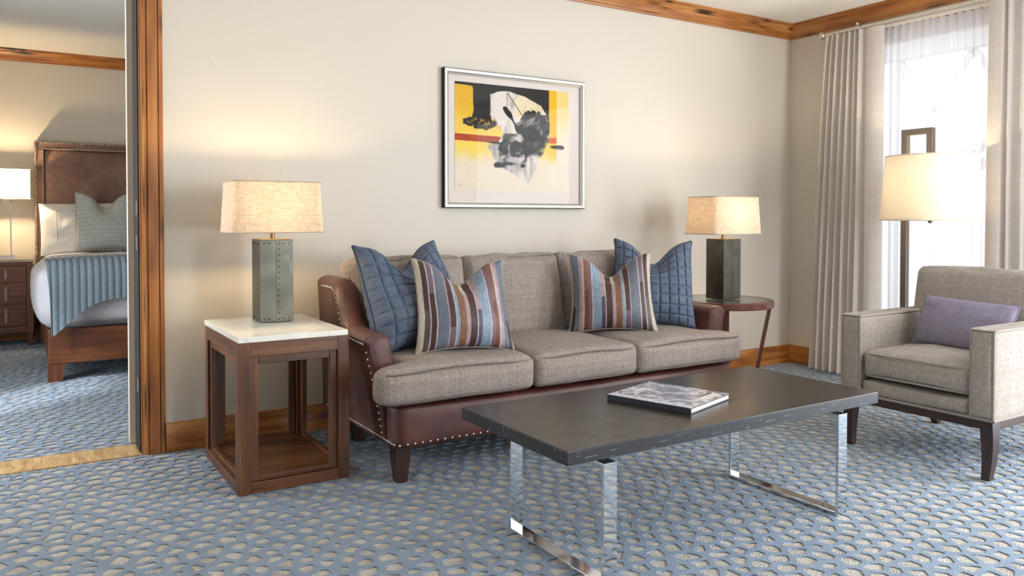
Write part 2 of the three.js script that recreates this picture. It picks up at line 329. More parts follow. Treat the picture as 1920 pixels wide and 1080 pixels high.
// carpet: cut pile with pebble-shaped cells of lower loop pile, each cell with its own edge and depth
function carpet(name, x0, x1, z0, z1, seed, label) {
  const r = rngOf(seed), sx = 0.082, sz = 0.064, nx = Math.ceil((x1 - x0) / sx) + 4, nz = Math.ceil((z1 - z0) / sz) + 4;
  const P = [];
  const wave = noiseOf(seed + 1, 64);
  for (let j = 0; j < nz; j++) for (let i = 0; i < nx; i++) P.push([x0 + (i - 2 + (j % 2) * 0.5 + (r() - 0.5) * 0.75) * sx, z0 + (j - 2 + (r() - 0.5) * 0.7) * sz]);
  const G = { p: [], n: [], u: [] }, L = { p: [], n: [], u: [] };
  const tri = (o, a, b, c, n) => { for (const q of [a, b, c]) { o.p.push(...q); o.n.push(...n); o.u.push(q[0], q[2] + q[1]); } };
  const up = [0, 1, 0], D = 0.0045, clipBox = (q) => [clamp(q[0], x0, x1), clamp(q[1], z0, z1)];
  for (let j = 1; j < nz - 1; j++) for (let i = 1; i < nx - 1; i++) {
    const c = P[j * nx + i];
    let poly = [[-0.2, -0.2], [-0.2, 0.2], [0.2, 0.2], [0.2, -0.2]].map(([a, b]) => [c[0] + a, c[1] + b]);
    for (let b = Math.max(0, j - 2); b <= Math.min(nz - 1, j + 2); b++) for (let a = Math.max(0, i - 2); a <= Math.min(nx - 1, i + 2); a++) {
      if (a === i && b === j) continue;
      const q = P[b * nx + a], dx = q[0] - c[0], dz = q[1] - c[1], m = (q[0] * q[0] + q[1] * q[1] - c[0] * c[0] - c[1] * c[1]) / 2, out = [];
      for (let k = 0; k < poly.length; k++) {
        const s = poly[k], e = poly[(k + 1) % poly.length], fs = s[0] * dx + s[1] * dz - m, fe = e[0] * dx + e[1] * dz - m;
        if (fs <= 0) out.push(s);
        if ((fs < 0) !== (fe < 0)) { const t = fs / (fs - fe); out.push([lerp(s[0], e[0], t), lerp(s[1], e[1], t)]); }
      }
      poly = out; if (poly.length < 3) break;
    }
    if (poly.length < 3) continue;
    const cx = poly.reduce((s, q) => s + q[0], 0) / poly.length, cz = poly.reduce((s, q) => s + q[1], 0) / poly.length;
    if (cx < x0 - 0.1 || cx > x1 + 0.1 || cz < z0 - 0.1 || cz > z1 + 0.1) continue;
    // outline sampled by angle so that outer cell and pebble rim join
    const N = 18, rim = [], edge = [], ang = [];
    const pa = poly.map((q) => Math.atan2(q[1] - cz, q[0] - cx));
    for (let k = 0; k < N; k++) ang.push(-Math.PI + (k + 0.5) / N * 2 * Math.PI);
    for (const t of pa) ang.push(t);
    ang.sort((a, b) => a - b);
    const hit = (t) => { const dx = Math.cos(t), dz = Math.sin(t); let best = 9; for (let k = 0; k < poly.length; k++) { const s = poly[k], e = poly[(k + 1) % poly.length], ex = e[0] - s[0], ez = e[1] - s[1], den = dx * ez - dz * ex; if (Math.abs(den) < 1e-9) continue; const T = ((s[0] - cx) * ez - (s[1] - cz) * ex) / den, U = ((s[0] - cx) * dz - (s[1] - cz) * dx) / den; if (T > 0 && U > -1e-6 && U < 1 + 1e-6) best = Math.min(best, T); } return best === 9 ? 0.02 : best; };
    const tight = 0.81 + 0.1 * (wave(cx * 2, cz * 2) - 0.5) - (r() < 0.06 ? 0.25 : 0);
    const rad = ang.map(hit), mean = rad.reduce((a, b) => a + b, 0) / rad.length;
    let sm = rad.map((q) => Math.min(q, mean * 1.35));
    for (let pass = 0; pass < 3; pass++) sm = sm.map((q, k) => (sm[(k + sm.length - 1) % sm.length] + 2 * q + sm[(k + 1) % sm.length]) / 4);
    ang.forEach((t, k) => {
      const q = Math.max(0.006, Math.min(rad[k] * 0.97, sm[k]) * tight - 0.0035);
      edge.push(clipBox([cx + Math.cos(t) * rad[k], cz + Math.sin(t) * rad[k]])); rim.push(clipBox([cx + Math.cos(t) * q, cz + Math.sin(t) * q]));
    });
    const n = ang.length;
    for (let k = 0; k < n; k++) {
      const l = (k + 1) % n, a = [edge[k][0], 0, edge[k][1]], b = [edge[l][0], 0, edge[l][1]], c2 = [rim[k][0], 0, rim[k][1]], d = [rim[l][0], 0, rim[l][1]];
      tri(G, a, c2, b, up); tri(G, b, c2, d, up);
      const e = [c2[0], -D, c2[2]], f = [d[0], -D, d[2]], w = [-(Math.cos((ang[k]))), 0, -Math.sin(ang[k])];
      tri(G, c2, e, d, w); tri(G, d, e, f, w);
      tri(L, [cx, -D * 0.35, cz], f, e, up);
    }
  }
  const geo = (o) => { const g = new THREE.BufferGeometry(); g.setAttribute('position', new THREE.Float32BufferAttribute(o.p, 3)); g.setAttribute('normal', new THREE.Float32BufferAttribute(o.n, 3)); g.setAttribute('uv', new THREE.Float32BufferAttribute(o.u, 2)); return g; };
  const fl = struct(name, geo(G), M.carpet, label);
  stuff(obj('loop_pile_pebbles', geo(L), M.carpetLoop, fl));
  obj('subfloor', bx(x0, x1, -0.12, -0.012, z0, z1, 0), M.outer, fl);
  return fl;
}
carpet('floor', LEFTX, RX, 0.0, FRONT, 301, 'blue grey carpet with pale recessed pebble pattern in the living room');
carpet('floor_bedroom', BL, BR, ZB, -0.215, 302, 'blue grey pebble patterned carpet in the bedroom');
struct('trim_5', bx(OPEN_L, JAMB, -0.1, 0.004, -0.215, 0.0, 0.003, 'x'), M.travertine, 'honey coloured stone threshold between the two rooms');

// crown mouldings, casing, baseboards
const crownP = [[0, 0], [0.014, 0], [0.018, 0.012], [0.026, 0.016], [0.032, 0.03], [0.05, 0.058], [0.072, 0.076], [0.084, 0.08], [0.09, 0.086], [0.09, 0.104], [0, 0.104]];
const CB = CEIL - 0.104;
struct('trim_1', mould(crownP.map(([u, v]) => [-u, v + CB]), 'x', LEFTX, RX), M.alder, 'knotty amber wood crown moulding above the sofa wall');
struct('trim_2', mould(crownP.map(([u, v]) => [RX - u, v + CB]), 'z', 0, FRONT), M.alder, 'knotty amber wood crown moulding above the curtains');
struct('trim_3', mould(crownP.map(([u, v]) => [-u, v + BCEIL - 0.104]), 'x', BL, BR, (g) => g.translate(0, 0, ZB)), M.alder, 'amber wood crown moulding above the headboard in the bedroom');
const baseP = [[0, 0], [0.026, 0], [0.026, 0.028], [0.022, 0.034], [0.018, 0.035], [0.018, 0.114], [0.016, 0.118], [0.013, 0.12], [0.012, 0.136], [0.008, 0.14], [0, 0.14]];
struct('baseboard_back', mould(baseP.map(([u, v]) => [-u, v]), 'x', 0.622, RX), M.alder);
struct('baseboard_right', [mould(baseP.map(([u, v]) => [RX - u, v]), 'z', 0, 0.5), mould(baseP.map(([u, v]) => [RX - u, v]), 'z', 2.68, 2.96)], M.alder);
struct('baseboard_bedroom', mould(baseP.map(([u, v]) => [-u, v]), 'x', BL, BR, (g) => g.translate(0, 0, ZB)), M.alder);
{
  const P = [[0, 0], [0.1, 0], [0.1, 0.016], [0.094, 0.021], [0.081, 0.021], [0.079, 0.013], [0.077, 0.013], [0.075, 0.024], [0.03, 0.024], [0.028, 0.013], [0.026, 0.013], [0.024, 0.02], [0.014, 0.018], [0.008, 0.012], [0, 0.008]];
  const sh = new THREE.Shape(P.map(([u, v]) => new THREE.Vector2(u, -v)));
  const g = new THREE.ExtrudeGeometry(sh, { depth: 2.5, bevelEnabled: false }); g.rotateX(-Math.PI / 2); g.translate(JAMB + 0.004, 0, 0);
  struct('trim_4', planarUV(toCreasedNormals(g, 0.5), 'y', [0.13, 0.2]), M.alder, 'knotty amber wood casing beside the doorway');
  const j = struct('trim_6', bx(JAMB, JAMB + 0.012, 0, 2.42, -0.2, -0.0, 0, 'y'), M.alder, 'wood jamb lining inside the doorway');
  obj('black_seal', bx(JAMB - 0.006, JAMB, 0.004, 2.42, -0.19, -0.025, 0.001), M.black, j);
  for (const y of [1.2, 1.03, 0.33]) obj('strike_plate', bx(JAMB - 0.009, JAMB - 0.006, y - 0.035, y + 0.035, -0.09, -0.035, 0.001), M.bronze, j);
  const d = struct('door_1', bx(JAMB - 0.03, 1.5, 0.008, 2.44, -0.262, -0.218, 0.002), M.wall, 'cream painted sliding door leaf, only its edge in view');
}
// balcony doors in the window wall, and what lies beyond them
function balconyDoor(name, [z0, z1, h], n) {
  const X = RX + 0.11, g = [];
  const fr = (a, b, c, d, w = 0.06) => g.push(bx(X, X + w, a, b, c, d, 0.004));
  fr(0.02, h, z0, z0 + 0.06); fr(0.02, h, z1 - 0.06, z1); fr(h - 0.07, h, z0, z1); fr(0.0, 0.07, z0, z1);
  const w = struct(name, g, M.alder);
  for (let k = 0; k < n; k++) {
    const a = lerp(z0 + 0.06, z1 - 0.06, k / n), b = lerp(z0 + 0.06, z1 - 0.06, (k + 1) / n);
    obj('glass_pane', bx(X + 0.028, X + 0.03, 0.13, h - 0.13, a + 0.06, b - 0.06, 0), M.glass, w);
    obj('sash', [bx(X + 0.005, X + 0.05, 0.07, h - 0.07, a, a + 0.06), bx(X + 0.005, X + 0.05, 0.07, h - 0.07, b - 0.06, b), bx(X + 0.005, X + 0.05, 0.07, 0.13, a, b), bx(X + 0.005, X + 0.05, h - 0.13, h - 0.07, a, b)], M.alder, w);
  }
}
balconyDoor('window_1', W1, 2);
balconyDoor('window_2', W2, 2);
{
  const w = struct('window_3', [bx(BL - 0.09, BL - 0.04, 0.28, 2.42, -1.1, -1.05), bx(BL - 0.09, BL - 0.04, 0.28, 2.42, -0.33, -0.28), bx(BL - 0.09, BL - 0.04, 2.36, 2.42, -1.1, -0.28), bx(BL - 0.09, BL - 0.04, 0.28, 0.34, -1.1, -0.28)], M.alder);
  obj('glass_pane', bx(BL - 0.066, BL - 0.064, 0.33, 2.37, -1.06, -0.32, 0), M.glass, w);
}
{
  const Z = FRONT + 0.06, w = struct('window_4', [bx(3.38, 3.44, 0.2, 2.4, Z, Z + 0.05), bx(4.26, 4.32, 0.2, 2.4, Z, Z + 0.05), bx(3.44, 4.26, 2.34, 2.4, Z, Z + 0.05), bx(3.44, 4.26, 0.2, 0.26, Z, Z + 0.05)], M.alder);
  obj('glass_pane', bx(3.44, 4.26, 0.26, 2.34, Z + 0.024, Z + 0.026, 0), M.glass, w);
}
struct('balcony_deck', bx(RX + 0.22, RX + 2.4, -0.15, -0.02, -0.6, FRONT, 0.01), mat({ color: 0xb9b6b0, roughness: 0.9 }), 'pale balcony deck outside the window');
{
  const t = thing('balcony_truss', 'pale timber truss with crossed braces outside the sheer curtain', 'truss', [RX + 2.3, -0.02, 0], 0);
  const m = mat({ color: 0xa9a49c, roughness: 0.8 });
  obj('post', bx(-0.05, 0.05, 0, 2.75, -0.6, -0.5), m, t); obj('post', bx(-0.05, 0.05, 0, 2.75, 3.0, 3.1), m, t);
  obj('top_beam', bx(-0.06, 0.06, 2.75, 2.95, -0.7, 3.4), m, t); obj('lower_beam', bx(-0.04, 0.04, 1.62, 1.72, -0.6, 3.1), m, t);
  for (let k = 0; k < 5; k++) for (const s of [-1, 1]) {
    const g = new THREE.BoxGeometry(0.04, 1.25, 0.06); g.rotateX(s * 0.62); g.translate(0, 2.23, -0.15 + k * 0.72);
    obj('brace', planarUV(g), m, t);
  }
}
// ---------------------------------------------------------------- soft shapes
// a cushion as a box of many facets with rounded edges; crown swells the faces; warp(p) may bend it
function cushion(w, h, d, { r = 0.03, top = 0.02, bottom = 0, front = 0.01, back = 0.005, side = 0.006, n = [26, 8, 26], warp, wrinkle = 0.003, seed = 1 } = {}) {
  let g = mergeVertices((() => { const b = new THREE.BoxGeometry(w, h, d, ...n); b.deleteAttribute('uv'); b.deleteAttribute('normal'); return b; })());
  const p = g.attributes.position, v = new THREE.Vector3(), c = new THREE.Vector3(), nz = noiseOf(seed, 64);
  for (let i = 0; i < p.count; i++) {
    v.fromBufferAttribute(p, i);
    const u = v.x / (w / 2), s = v.y / (h / 2), t = v.z / (d / 2);
    c.set(clamp(v.x, -w / 2 + r, w / 2 - r), clamp(v.y, -h / 2 + r, h / 2 - r), clamp(v.z, -d / 2 + r, d / 2 - r));
    const dir = v.clone().sub(c); if (dir.lengthSq() > 1e-12) v.copy(c).add(dir.normalize().multiplyScalar(r));
    const q = (x) => Math.max(0, 1 - x * x);
    const ease = (x) => Math.pow(q(x), 0.6);
    if (s > 0) v.y += s * top * ease(u) * ease(t); else v.y += s * bottom * ease(u) * ease(t);
    if (t > 0) v.z += t * front * ease(u) * ease(s); else v.z += t * back * ease(u) * ease(s);
    v.x += u * side * ease(s) * ease(t);
    const k = (nz(u * 3 + 10, t * 3 + s * 2 + 10) - 0.5) * wrinkle * 2;
    v.y += k; v.z += k * 0.6;
    if (warp) warp(v, u, s, t);
    p.setXYZ(i, v.x, v.y, v.z);
  }
  g.computeVertexNormals();
  const nrm = g.attributes.normal.clone();
  g = planarKeepNormals(g);
  return g;
}
function planarKeepNormals(g) {                                      // cube-mapped uv in metres, smooth normals kept
  g = g.index ? g.toNonIndexed() : g;
  g.setAttribute('uv', new THREE.BufferAttribute(new Float32Array(g.attributes.position.count * 2), 2));
  return planarUV(g, 'y', [offR(), offR()]);
}
// thrown pillow: local x is its width, y its height, z its face; centre at 0
function pillow({ w, h, t, n = 64, chop = 0, pinch = 0.07, quilt = 0, groove = 0.005, seed = 1, uvW, wrinkle = 0.006, squeeze = 0.06, power = 0.5 }) {
  const nz = noiseOf(seed, 64), pos = [], uv = [], idx = [];
  const at = (u, v, side) => {
    const cu = 1 - pinch * (1 - v * v), cv = 1 - pinch * (1 - u * u);
    let x = w / 2 * u * lerp(1, cu, u * u), y = h / 2 * v * lerp(1, cv, v * v);
    let th = t / 2 * Math.pow(Math.max(0, (1 - u * u) * (1 - v * v)), power);
    const dip = Math.exp(-((u / 0.42) ** 2)) * sstep(-0.15, 1, v);
    y -= chop * dip; if (chop > 0) x *= 1 - squeeze * sstep(0, 1, v); th *= 1 - 0.35 * dip * (chop > 0 ? 1 : 0) + (chop > 0 ? 0.35 * sstep(0.2, -0.6, v) : 0);
    let zz = side * th;
    if (quilt) {
      const a = (u * 0.5 + 0.5) * quilt, b = (v * 0.5 + 0.5) * quilt, g1 = Math.abs(a - Math.round(a)), g2 = Math.abs(b - Math.round(b));
      const gr = Math.max(Math.exp(-((g1 / 0.085) ** 2)), Math.exp(-((g2 / 0.085) ** 2)));
      zz -= side * groove * gr * Math.min(1, th / 0.03);
    }
    zz += side * (nz(u * 3 + 8 + side * 7, v * 3 + 8) - 0.5) * wrinkle * Math.min(1, th / 0.03);
    zz -= 0.03 * dip * (chop > 0 ? 1 : 0);
    return [x, y, zz];
  };
  const grid = (k) => { const q = -1 + 2 * k / n; return Math.sign(q) * (1 - Math.pow(1 - Math.abs(q), 1.15)); };
  for (const s of [1, -1]) {
    const base = pos.length / 3;
    for (let j = 0; j <= n; j++) for (let i = 0; i <= n; i++) { const u = grid(i), v = grid(j); pos.push(...at(u, v, s)); uv.push(...(uvW ? [(u + 1) / 2, (v + 1) / 2] : [u * w / 2 + 3 * (s < 0), v * h / 2])); }
    for (let j = 0; j < n; j++) for (let i = 0; i < n; i++) { const a = base + j * (n + 1) + i, b = a + 1, c = a + n + 1, d = c + 1; s > 0 ? idx.push(a, b, d, a, d, c) : idx.push(a, d, b, a, c, d); }
  }
  const g = new THREE.BufferGeometry();
  g.setAttribute('position', new THREE.Float32BufferAttribute(pos, 3)); g.setAttribute('uv', new THREE.Float32BufferAttribute(uv, 2));
  g.setIndex(idx); g.computeVertexNormals();
  const rim = []; for (let k = 0; k < 4; k++) for (let i = 0; i < 16; i++) { const q = -1 + i / 8; rim.push(at(...[[q, -1], [1, q], [-q, 1], [-1, -q]][k], 1)); }
  return { g, rim };
}
function placePillow(o, [x, y, z], yaw, lean, roll = 0) { o.position.set(x, y, z); o.rotation.set(-lean, yaw, roll, 'YXZ'); }
const D2R = Math.PI / 180;

// ---------------------------------------------------------------- sofa
{
  const S = thing('sofa', 'brown leather and taupe tweed three seat sofa with nailhead trim', 'sofa');
  const X0 = 1.375, X1 = 3.405, CX = (X0 + X1) / 2, ZF = 1.085, ZBk = 0.1;
  // base rail with a soft front
  const base = cushion(X1 - X0, 0.195, ZF - ZBk, { r: 0.022, top: 0, front: 0.018, n: [40, 8, 16], wrinkle: 0.002, seed: 5, side: 0 });
  base.translate(CX, 0.2465, (ZF + ZBk) / 2);
  obj('base', base, M.leather, S);
  const backP = cushion(X1 - X0 - 0.02, 0.6, 0.16, { r: 0.04, top: 0, n: [30, 12, 6], seed: 6, warp: (v) => { v.z -= (v.y + 0.3) * 0.08; } });
  backP.translate(CX, 0.54, 0.2);
  obj('back_frame', backP, M.leather, S);
  // arms: flared outward, low in front, sweeping up to the back
  const topY = (z) => 0.645 + 0.205 * sstep(0.68, 0.4, z);
  const armRing = (z, s, grow) => {                                  // s = -1 left, 1 right; ring in the x-y plane
    const y1 = topY(z), pts = [], outB = s < 0 ? X0 : X1, flare = 0.095 * clamp((y1 - 0.16) / 0.48, 0, 1.15) * (0.3 + 0.7 * sstep(0.2, 0.95, z)), th = 0.125;
    const ox = (y) => outB + s * flare * Math.pow(clamp((y - 0.16) / (y1 - 0.16)), 1.3);
    const cx = ox(y1) - s * th / 2, R = th / 2;
    for (let k = 0; k <= 8; k++) { const y = lerp(0.16, y1 - R * 0.7, k / 8); pts.push([ox(y), y]); }
    for (let k = 1; k < 10; k++) { const a = k / 10 * Math.PI; pts.push([cx + s * R * 1.02 * Math.cos(a), y1 - R * 0.7 + R * 0.7 * Math.sin(a)]); }
    for (let k = 0; k <= 4; k++) { const y = lerp(y1 - R * 0.7, 0.16, k / 4); pts.push([lerp(ox(y1) - s * th, outB - s * th * 0.8, k / 4), y]); }
    const mx = pts.reduce((q, p) => q + p[0], 0) / pts.length, my = (y1 + 0.16) / 2;
    const sx = 1 - 2 * grow / th, sy = 1 - 2 * grow / (y1 - 0.16);
    const ring = pts.map(([x, y]) => [mx + (x - mx) * sx, my + (y - my) * sy, z]);
    return s < 0 ? ring.reverse() : ring;
  };
  const ZA = 0.975;
  for (const s of [-1, 1]) {
    const rings = [];
    for (let k = 0; k <= 26; k++) rings.push(armRing(lerp(0.14, ZA - 0.03, k / 26), s, 0));
    for (let k = 1; k <= 5; k++) { const a = k / 5 * Math.PI / 2, q = armRing(ZA - 0.03, s, 0.028 * (1 - Math.cos(a))); rings.push(q.map(([x, y, z]) => [x, y, z + 0.03 * Math.sin(a)])); }
    obj('arm', loft(rings, { smooth: 0.9 }), M.leather, S);
  }
  // tapered legs
  for (const [x, z] of [[1.42, 1.02], [3.35, 1.02], [1.5, 0.3], [3.28, 0.3]]) {
    const sq = (y, q, dz = 0) => [[x - q, y, z + q], [x + q, y, z + q], [x + q, y, z - q], [x - q, y, z - q]].map(([a, b, c]) => [a, b, c + dz]);
    obj('leg', loft([sq(0.165, 0.036), sq(0.1, 0.033), sq(0, 0.024)].reverse(), { smooth: 0.3 }), M.espresso, S);
  }
  // seat cushions; the outer two reach round the arm fronts
  const spans = [[1.435, 2.062, -0.145, 0], [2.066, 2.694, 0, 0], [2.698, 3.345, 0, 0.115]];
  spans.forEach(([a, b, gl, gr], i) => {
    const w = b - a, d = 0.77, zc = 0.745, wf = (z) => sstep(0.975, 1.035, z);
    const warp = (v, u) => { const k = wf(v.z + zc); v.x += (u < 0 ? gl : gr) * k * Math.min(1, Math.abs(u) * 1.0) ** 1.2; };
    const g = cushion(w, 0.155, d, { r: 0.036, top: 0.028, bottom: 0.0, front: 0.022, n: [30, 8, 46], seed: 20 + i, warp, wrinkle: 0.004 });
    g.translate((a + b) / 2, 0.428, zc);
    const m = obj('seat_cushion', g, M.sofaCloth, S);
    for (const [yy, out] of [[0.488, 0.004], [0.366, 0.002]]) {
      const pts = [];
      const L = (a + b) / 2 - w / 2 + 0.012, R = (a + b) / 2 + w / 2 - 0.012, F = zc + d / 2 - 0.006 + out;
      if (gl) pts.push([L - 0.002, yy, 0.9], [L - 0.004, yy, 0.97], [L + gl * 0.5, yy, 1.0], [L + gl + 0.008, yy, 1.035], [L + gl, yy, F - 0.045]); else pts.push([L, yy, 0.9], [L, yy, F - 0.05]);
      pts.push([L + gl + 0.025, yy, F - 0.004], [L + gl + 0.08, yy, F + 0.004]);
      for (let k = 1; k < 8; k++) pts.push([lerp(L + gl + 0.08, R + gr - 0.08, k / 8), yy + 0.012 * Math.sin(k / 8 * Math.PI) * (yy > 0.42 ? 1 : 0), F + 0.01 + 0.004 * Math.sin(k / 8 * Math.PI)]);
      pts.push([R + gr - 0.08, yy, F + 0.004], [R + gr - 0.025, yy, F - 0.004], [R + gr, yy, F - 0.045]);
      if (gr) pts.push([R + gr - 0.008, yy, 1.035], [R + gr * 0.5, yy, 1.0], [R, yy, 0.97]); else pts.push([R, yy, 0.9]);
      obj('piping', tube(pts, 0.004, 90), M.sofaPiping, m);
    }
  });
  // back cushions
  [[1.41, 2.075], [2.08, 2.705], [2.71, 3.35]].forEach(([a, b], i) => {
    const g = cushion(b - a, 0.47, 0.17, { r: 0.045, top: 0.012, front: 0.05, back: 0.02, n: [28, 24, 10], seed: 40 + i, wrinkle: 0.01, warp: (v, u, s) => { v.y += 0.014 * Math.abs(u) ** 6 * (s > 0.3 ? 1 : 0); } });
    g.rotateX(-0.2); g.translate((a + b) / 2, 0.70, 0.375);
    const m = obj('back_cushion', g, M.sofaCloth, S);
    const pts = []; const w = (b - a) / 2 - 0.012;
    for (const [u, v] of [[-1, -0.9], [-1, -0.3], [-1, 0.4], [-0.97, 0.93], [-0.8, 0.99], [-0.3, 0.97], [0.3, 0.97], [0.8, 0.99], [0.97, 0.93], [1, 0.4], [1, -0.3], [1, -0.9]]) pts.push([u * w, v * 0.227, 0.066]);
    const t = tube(pts, 0.004, 80); t.rotateX(-0.2); t.translate((a + b) / 2, 0.70, 0.375);
    obj('piping', t, M.sofaPiping, m);
  });
  // nailheads
  const nail = new THREE.SphereGeometry(0.0062, 8, 5), N = [];
  const put = (x, y, z) => N.push(nail.clone().translate(x, y, z));
  for (let x = X0 + 0.012; x < X1 - 0.005; x += 0.036) put(x, 0.176, ZF + 0.006);
  for (const s of [-1, 1]) {
    const outer = (y, z) => { const r = armRing(z, s, 0); let best = null; for (const q of r) if (!best || Math.abs(q[1] - y) + (s < 0 ? q[0] - X0 : X1 - q[0]) * 0.6 < best[1]) best = [q[0], Math.abs(q[1] - y) + (s < 0 ? q[0] - X0 : X1 - q[0]) * 0.6]; return best[0]; };
    const sideX = (y, z) => { const y1 = topY(z), fl = 0.095 * clamp((y1 - 0.16) / 0.48, 0, 1.15) * (0.3 + 0.7 * sstep(0.2, 0.95, z)); return (s < 0 ? X0 : X1) + s * fl * Math.pow(clamp((y - 0.16) / (y1 - 0.16)), 1.3); };
    for (let z = 0.2; z < ZF; z += 0.024) put((s < 0 ? X0 : X1) + s * 0.001, 0.176, z);
    for (let y = 0.2; y < 0.59; y += 0.03) put(sideX(y, 0.93) + s * 0.001, y, 0.935);
    for (let z = 0.92; z > 0.2; z -= 0.022) { const y = topY(z) - 0.048; put(sideX(y, z) + s * 0.001, y, z); }
  }
  stuff(obj('nailhead_trim', mergeGeometries(N.map(plain)), M.nickel, S));
}
// throw pillows on the sofa
function stripes(seed) {
  const C = { br: hex(0x4a2f28), ch: hex(0x3a2a26), gr: hex(0x6d7380), bl: hex(0x8fa3b5), mv: hex(0x7d6370), pk: hex(0xb59a9c), tan: hex(0x8a5f48), cr: hex(0xcfc2b0), ol: hex(0x5c5148), pu: hex(0x5a4a66), ru: hex(0x7a4630), li: hex(0xc9bcc0) };
  const rows = [['cr', 4], ['ol', 4, 'br', 0.42], ['li', 1], ['br', 4, 'mv', 0.6], ['li', 1], ['gr', 8], ['pk', 1], ['mv', 4, 'br', 0.22], ['li', 1], ['bl', 2], ['tan', 5], ['pk', 3, 'cr', 0.66], ['br', 5], ['li', 1], ['pu', 3, 'pk', 0.4], ['bl', 7], ['li', 1], ['mv', 3], ['ru', 4, 'tan', 0.5], ['li', 1.5], ['pk', 3], ['gr', 4], ['ch', 3, 'gr', 0.3], ['li', 1]];
  const tot = rows.reduce((s, q) => s + q[1], 0), n = noiseOf(seed, 128), r = rngOf(seed);
  const list = seed % 2 ? rows : [...rows].reverse();
  return tex(512, 512, (u, v) => {
    let a = u * tot, k = 0; while (k < list.length - 1 && a > list[k][1]) { a -= list[k][1]; k++; }
    const q = list[k], c = q[2] && v > q[3] ? C[q[2]] : C[q[0]];
    const sh = 0.88 + 0.2 * n(u * 128, v * 20) + 0.06 * n(u * 10, v * 60);
    return c.map((x) => x * sh * 0.86);
  }, { repeat: false });
}
function quilted(label, pos, yaw, lean, roll, w, h, t0, seed) {
  const t = thing('quilted_pillow', label, 'pillow', [0, 0, 0], 0, 'quilted blue pillows on the sofa');
  const { g, rim } = pillow({ w, h, t: t0, n: 140, chop: 0.12, quilt: 9, groove: 0.011, seed, pinch: 0.1, squeeze: 0.08, power: 0.42 });
  obj('cover', g, M.velvet, t); obj('seam', tube(rim, 0.004, 200, true), M.velvetSeam, t);
  placePillow(t, pos, yaw, lean, roll);
}
quilted('slate blue quilted velvet pillow leaning on the arm nearest the marble table', [1.655, 0.77, 0.62], 12 * D2R, 25 * D2R, 0.03, 0.55, 0.56, 0.25, 61);
quilted('slate blue quilted velvet pillow leaning on the arm nearest the round table', [3.195, 0.765, 0.675], -36 * D2R, 17 * D2R, -0.03, 0.5, 0.53, 0.21, 62);
function striped(label, pos, yaw, lean, roll, seed, chop) {
  const t = thing('striped_pillow', label, 'pillow', [0, 0, 0], 0, 'striped pillows on the sofa');
  const { g, rim } = pillow({ w: 0.49, h: 0.46, t: 0.16, n: 70, chop, seed, uvW: true, pinch: 0.11, squeeze: 0.04 });
  obj('cover', g, mat({ map: stripes(seed), roughness: 0.55, sheen: 0.6, sheenRoughness: 0.4, sheenColor: new THREE.Color(0.6, 0.55, 0.55) }), t);
  obj('seam', tube(rim, 0.003, 160, true), M.oatmeal, t);
  placePillow(t, pos, yaw, lean, roll);
}
striped('brown, mauve and blue striped pillow on the seat cushion nearest the doorway', [1.815, 0.735, 0.86], -9 * D2R, 20 * D2R, -0.03, 71, 0.1);
striped('brown, mauve and blue striped pillow standing before the right quilted pillow', [2.825, 0.735, 0.745], -34 * D2R, 20 * D2R, 0.02, 72, 0.11);

// ---------------------------------------------------------------- end table with marble top
{
  const x0 = 0.772, x1 = 1.252, z0 = 0.192, z1 = 0.852, H = 0.633, q = 0.052, i = 0.034, s = 0.012;
  const T = thing('end_table', 'square dark wood end table with white marble top and open sides', 'table');
  for (const [a, b] of [[x0, z0], [x1 - q, z0], [x0, z1 - q], [x1 - q, z1 - q]]) obj('leg', bx(a, a + q, 0, H, b, b + q, 0.002), M.walnut, T);
  for (const y of [[H - 0.06, H], [0, 0.048]]) {
    obj('rail', bx(x0 + q, x1 - q, y[0], y[1], z1 - q, z1 - 0.0006, 0.002, 'x'), M.walnut, T); obj('rail', bx(x0 + q, x1 - q, y[0], y[1], z0 + 0.0006, z0 + q, 0.002, 'x'), M.walnut, T);
    obj('rail', bx(x0 + 0.0006, x0 + q, y[0], y[1], z0 + q, z1 - q, 0.002, 'z'), M.walnut, T); obj('rail', bx(x1 - q, x1 - 0.0006, y[0], y[1], z0 + q, z1 - q, 0.002, 'z'), M.walnut, T);
  }
  const y0 = 0.048, y1 = H - 0.06, th = 0.022;
  const frame = (put) => { put(0, i, y0, y1); put(1, i, y0, y1); };
  for (const [za, zb] of [[z1 - s - th, z1 - s], [z0 + s, z0 + s + th]]) {
    obj('inner_frame', [bx(x0 + q, x0 + q + i, y0, y1, za, zb), bx(x1 - q - i, x1 - q, y0, y1, za, zb), bx(x0 + q + i, x1 - q - i, y1 - i, y1, za, zb, 0.003, 'x'), bx(x0 + q + i, x1 - q - i, y0, y0 + 0.022, za, zb, 0.003, 'x')], M.walnut, T);
  }
  for (const [xa, xb] of [[x1 - s - th, x1 - s], [x0 + s, x0 + s + th]]) {
    obj('inner_frame', [bx(xa, xb, y0, y1, z0 + q, z0 + q + i), bx(xa, xb, y0, y1, z1 - q - i, z1 - q), bx(xa, xb, y1 - i, y1, z0 + q + i, z1 - q - i, 0.003, 'z'), bx(xa, xb, y0, y0 + 0.022, z0 + q + i, z1 - q - i, 0.003, 'z')], M.walnut, T);
  }
  obj('shelf', bx(x0 + 0.03, x1 - 0.03, 0.038, 0.058, z0 + 0.03, z1 - 0.03, 0.001, 'x'), M.walnut, T);
  obj('top', bx(x0 + 0.004, x1 - 0.004, H, H + 0.024, z0 - 0.03, z1 - 0.004, 0.002, 'x'), M.marble, T);
}

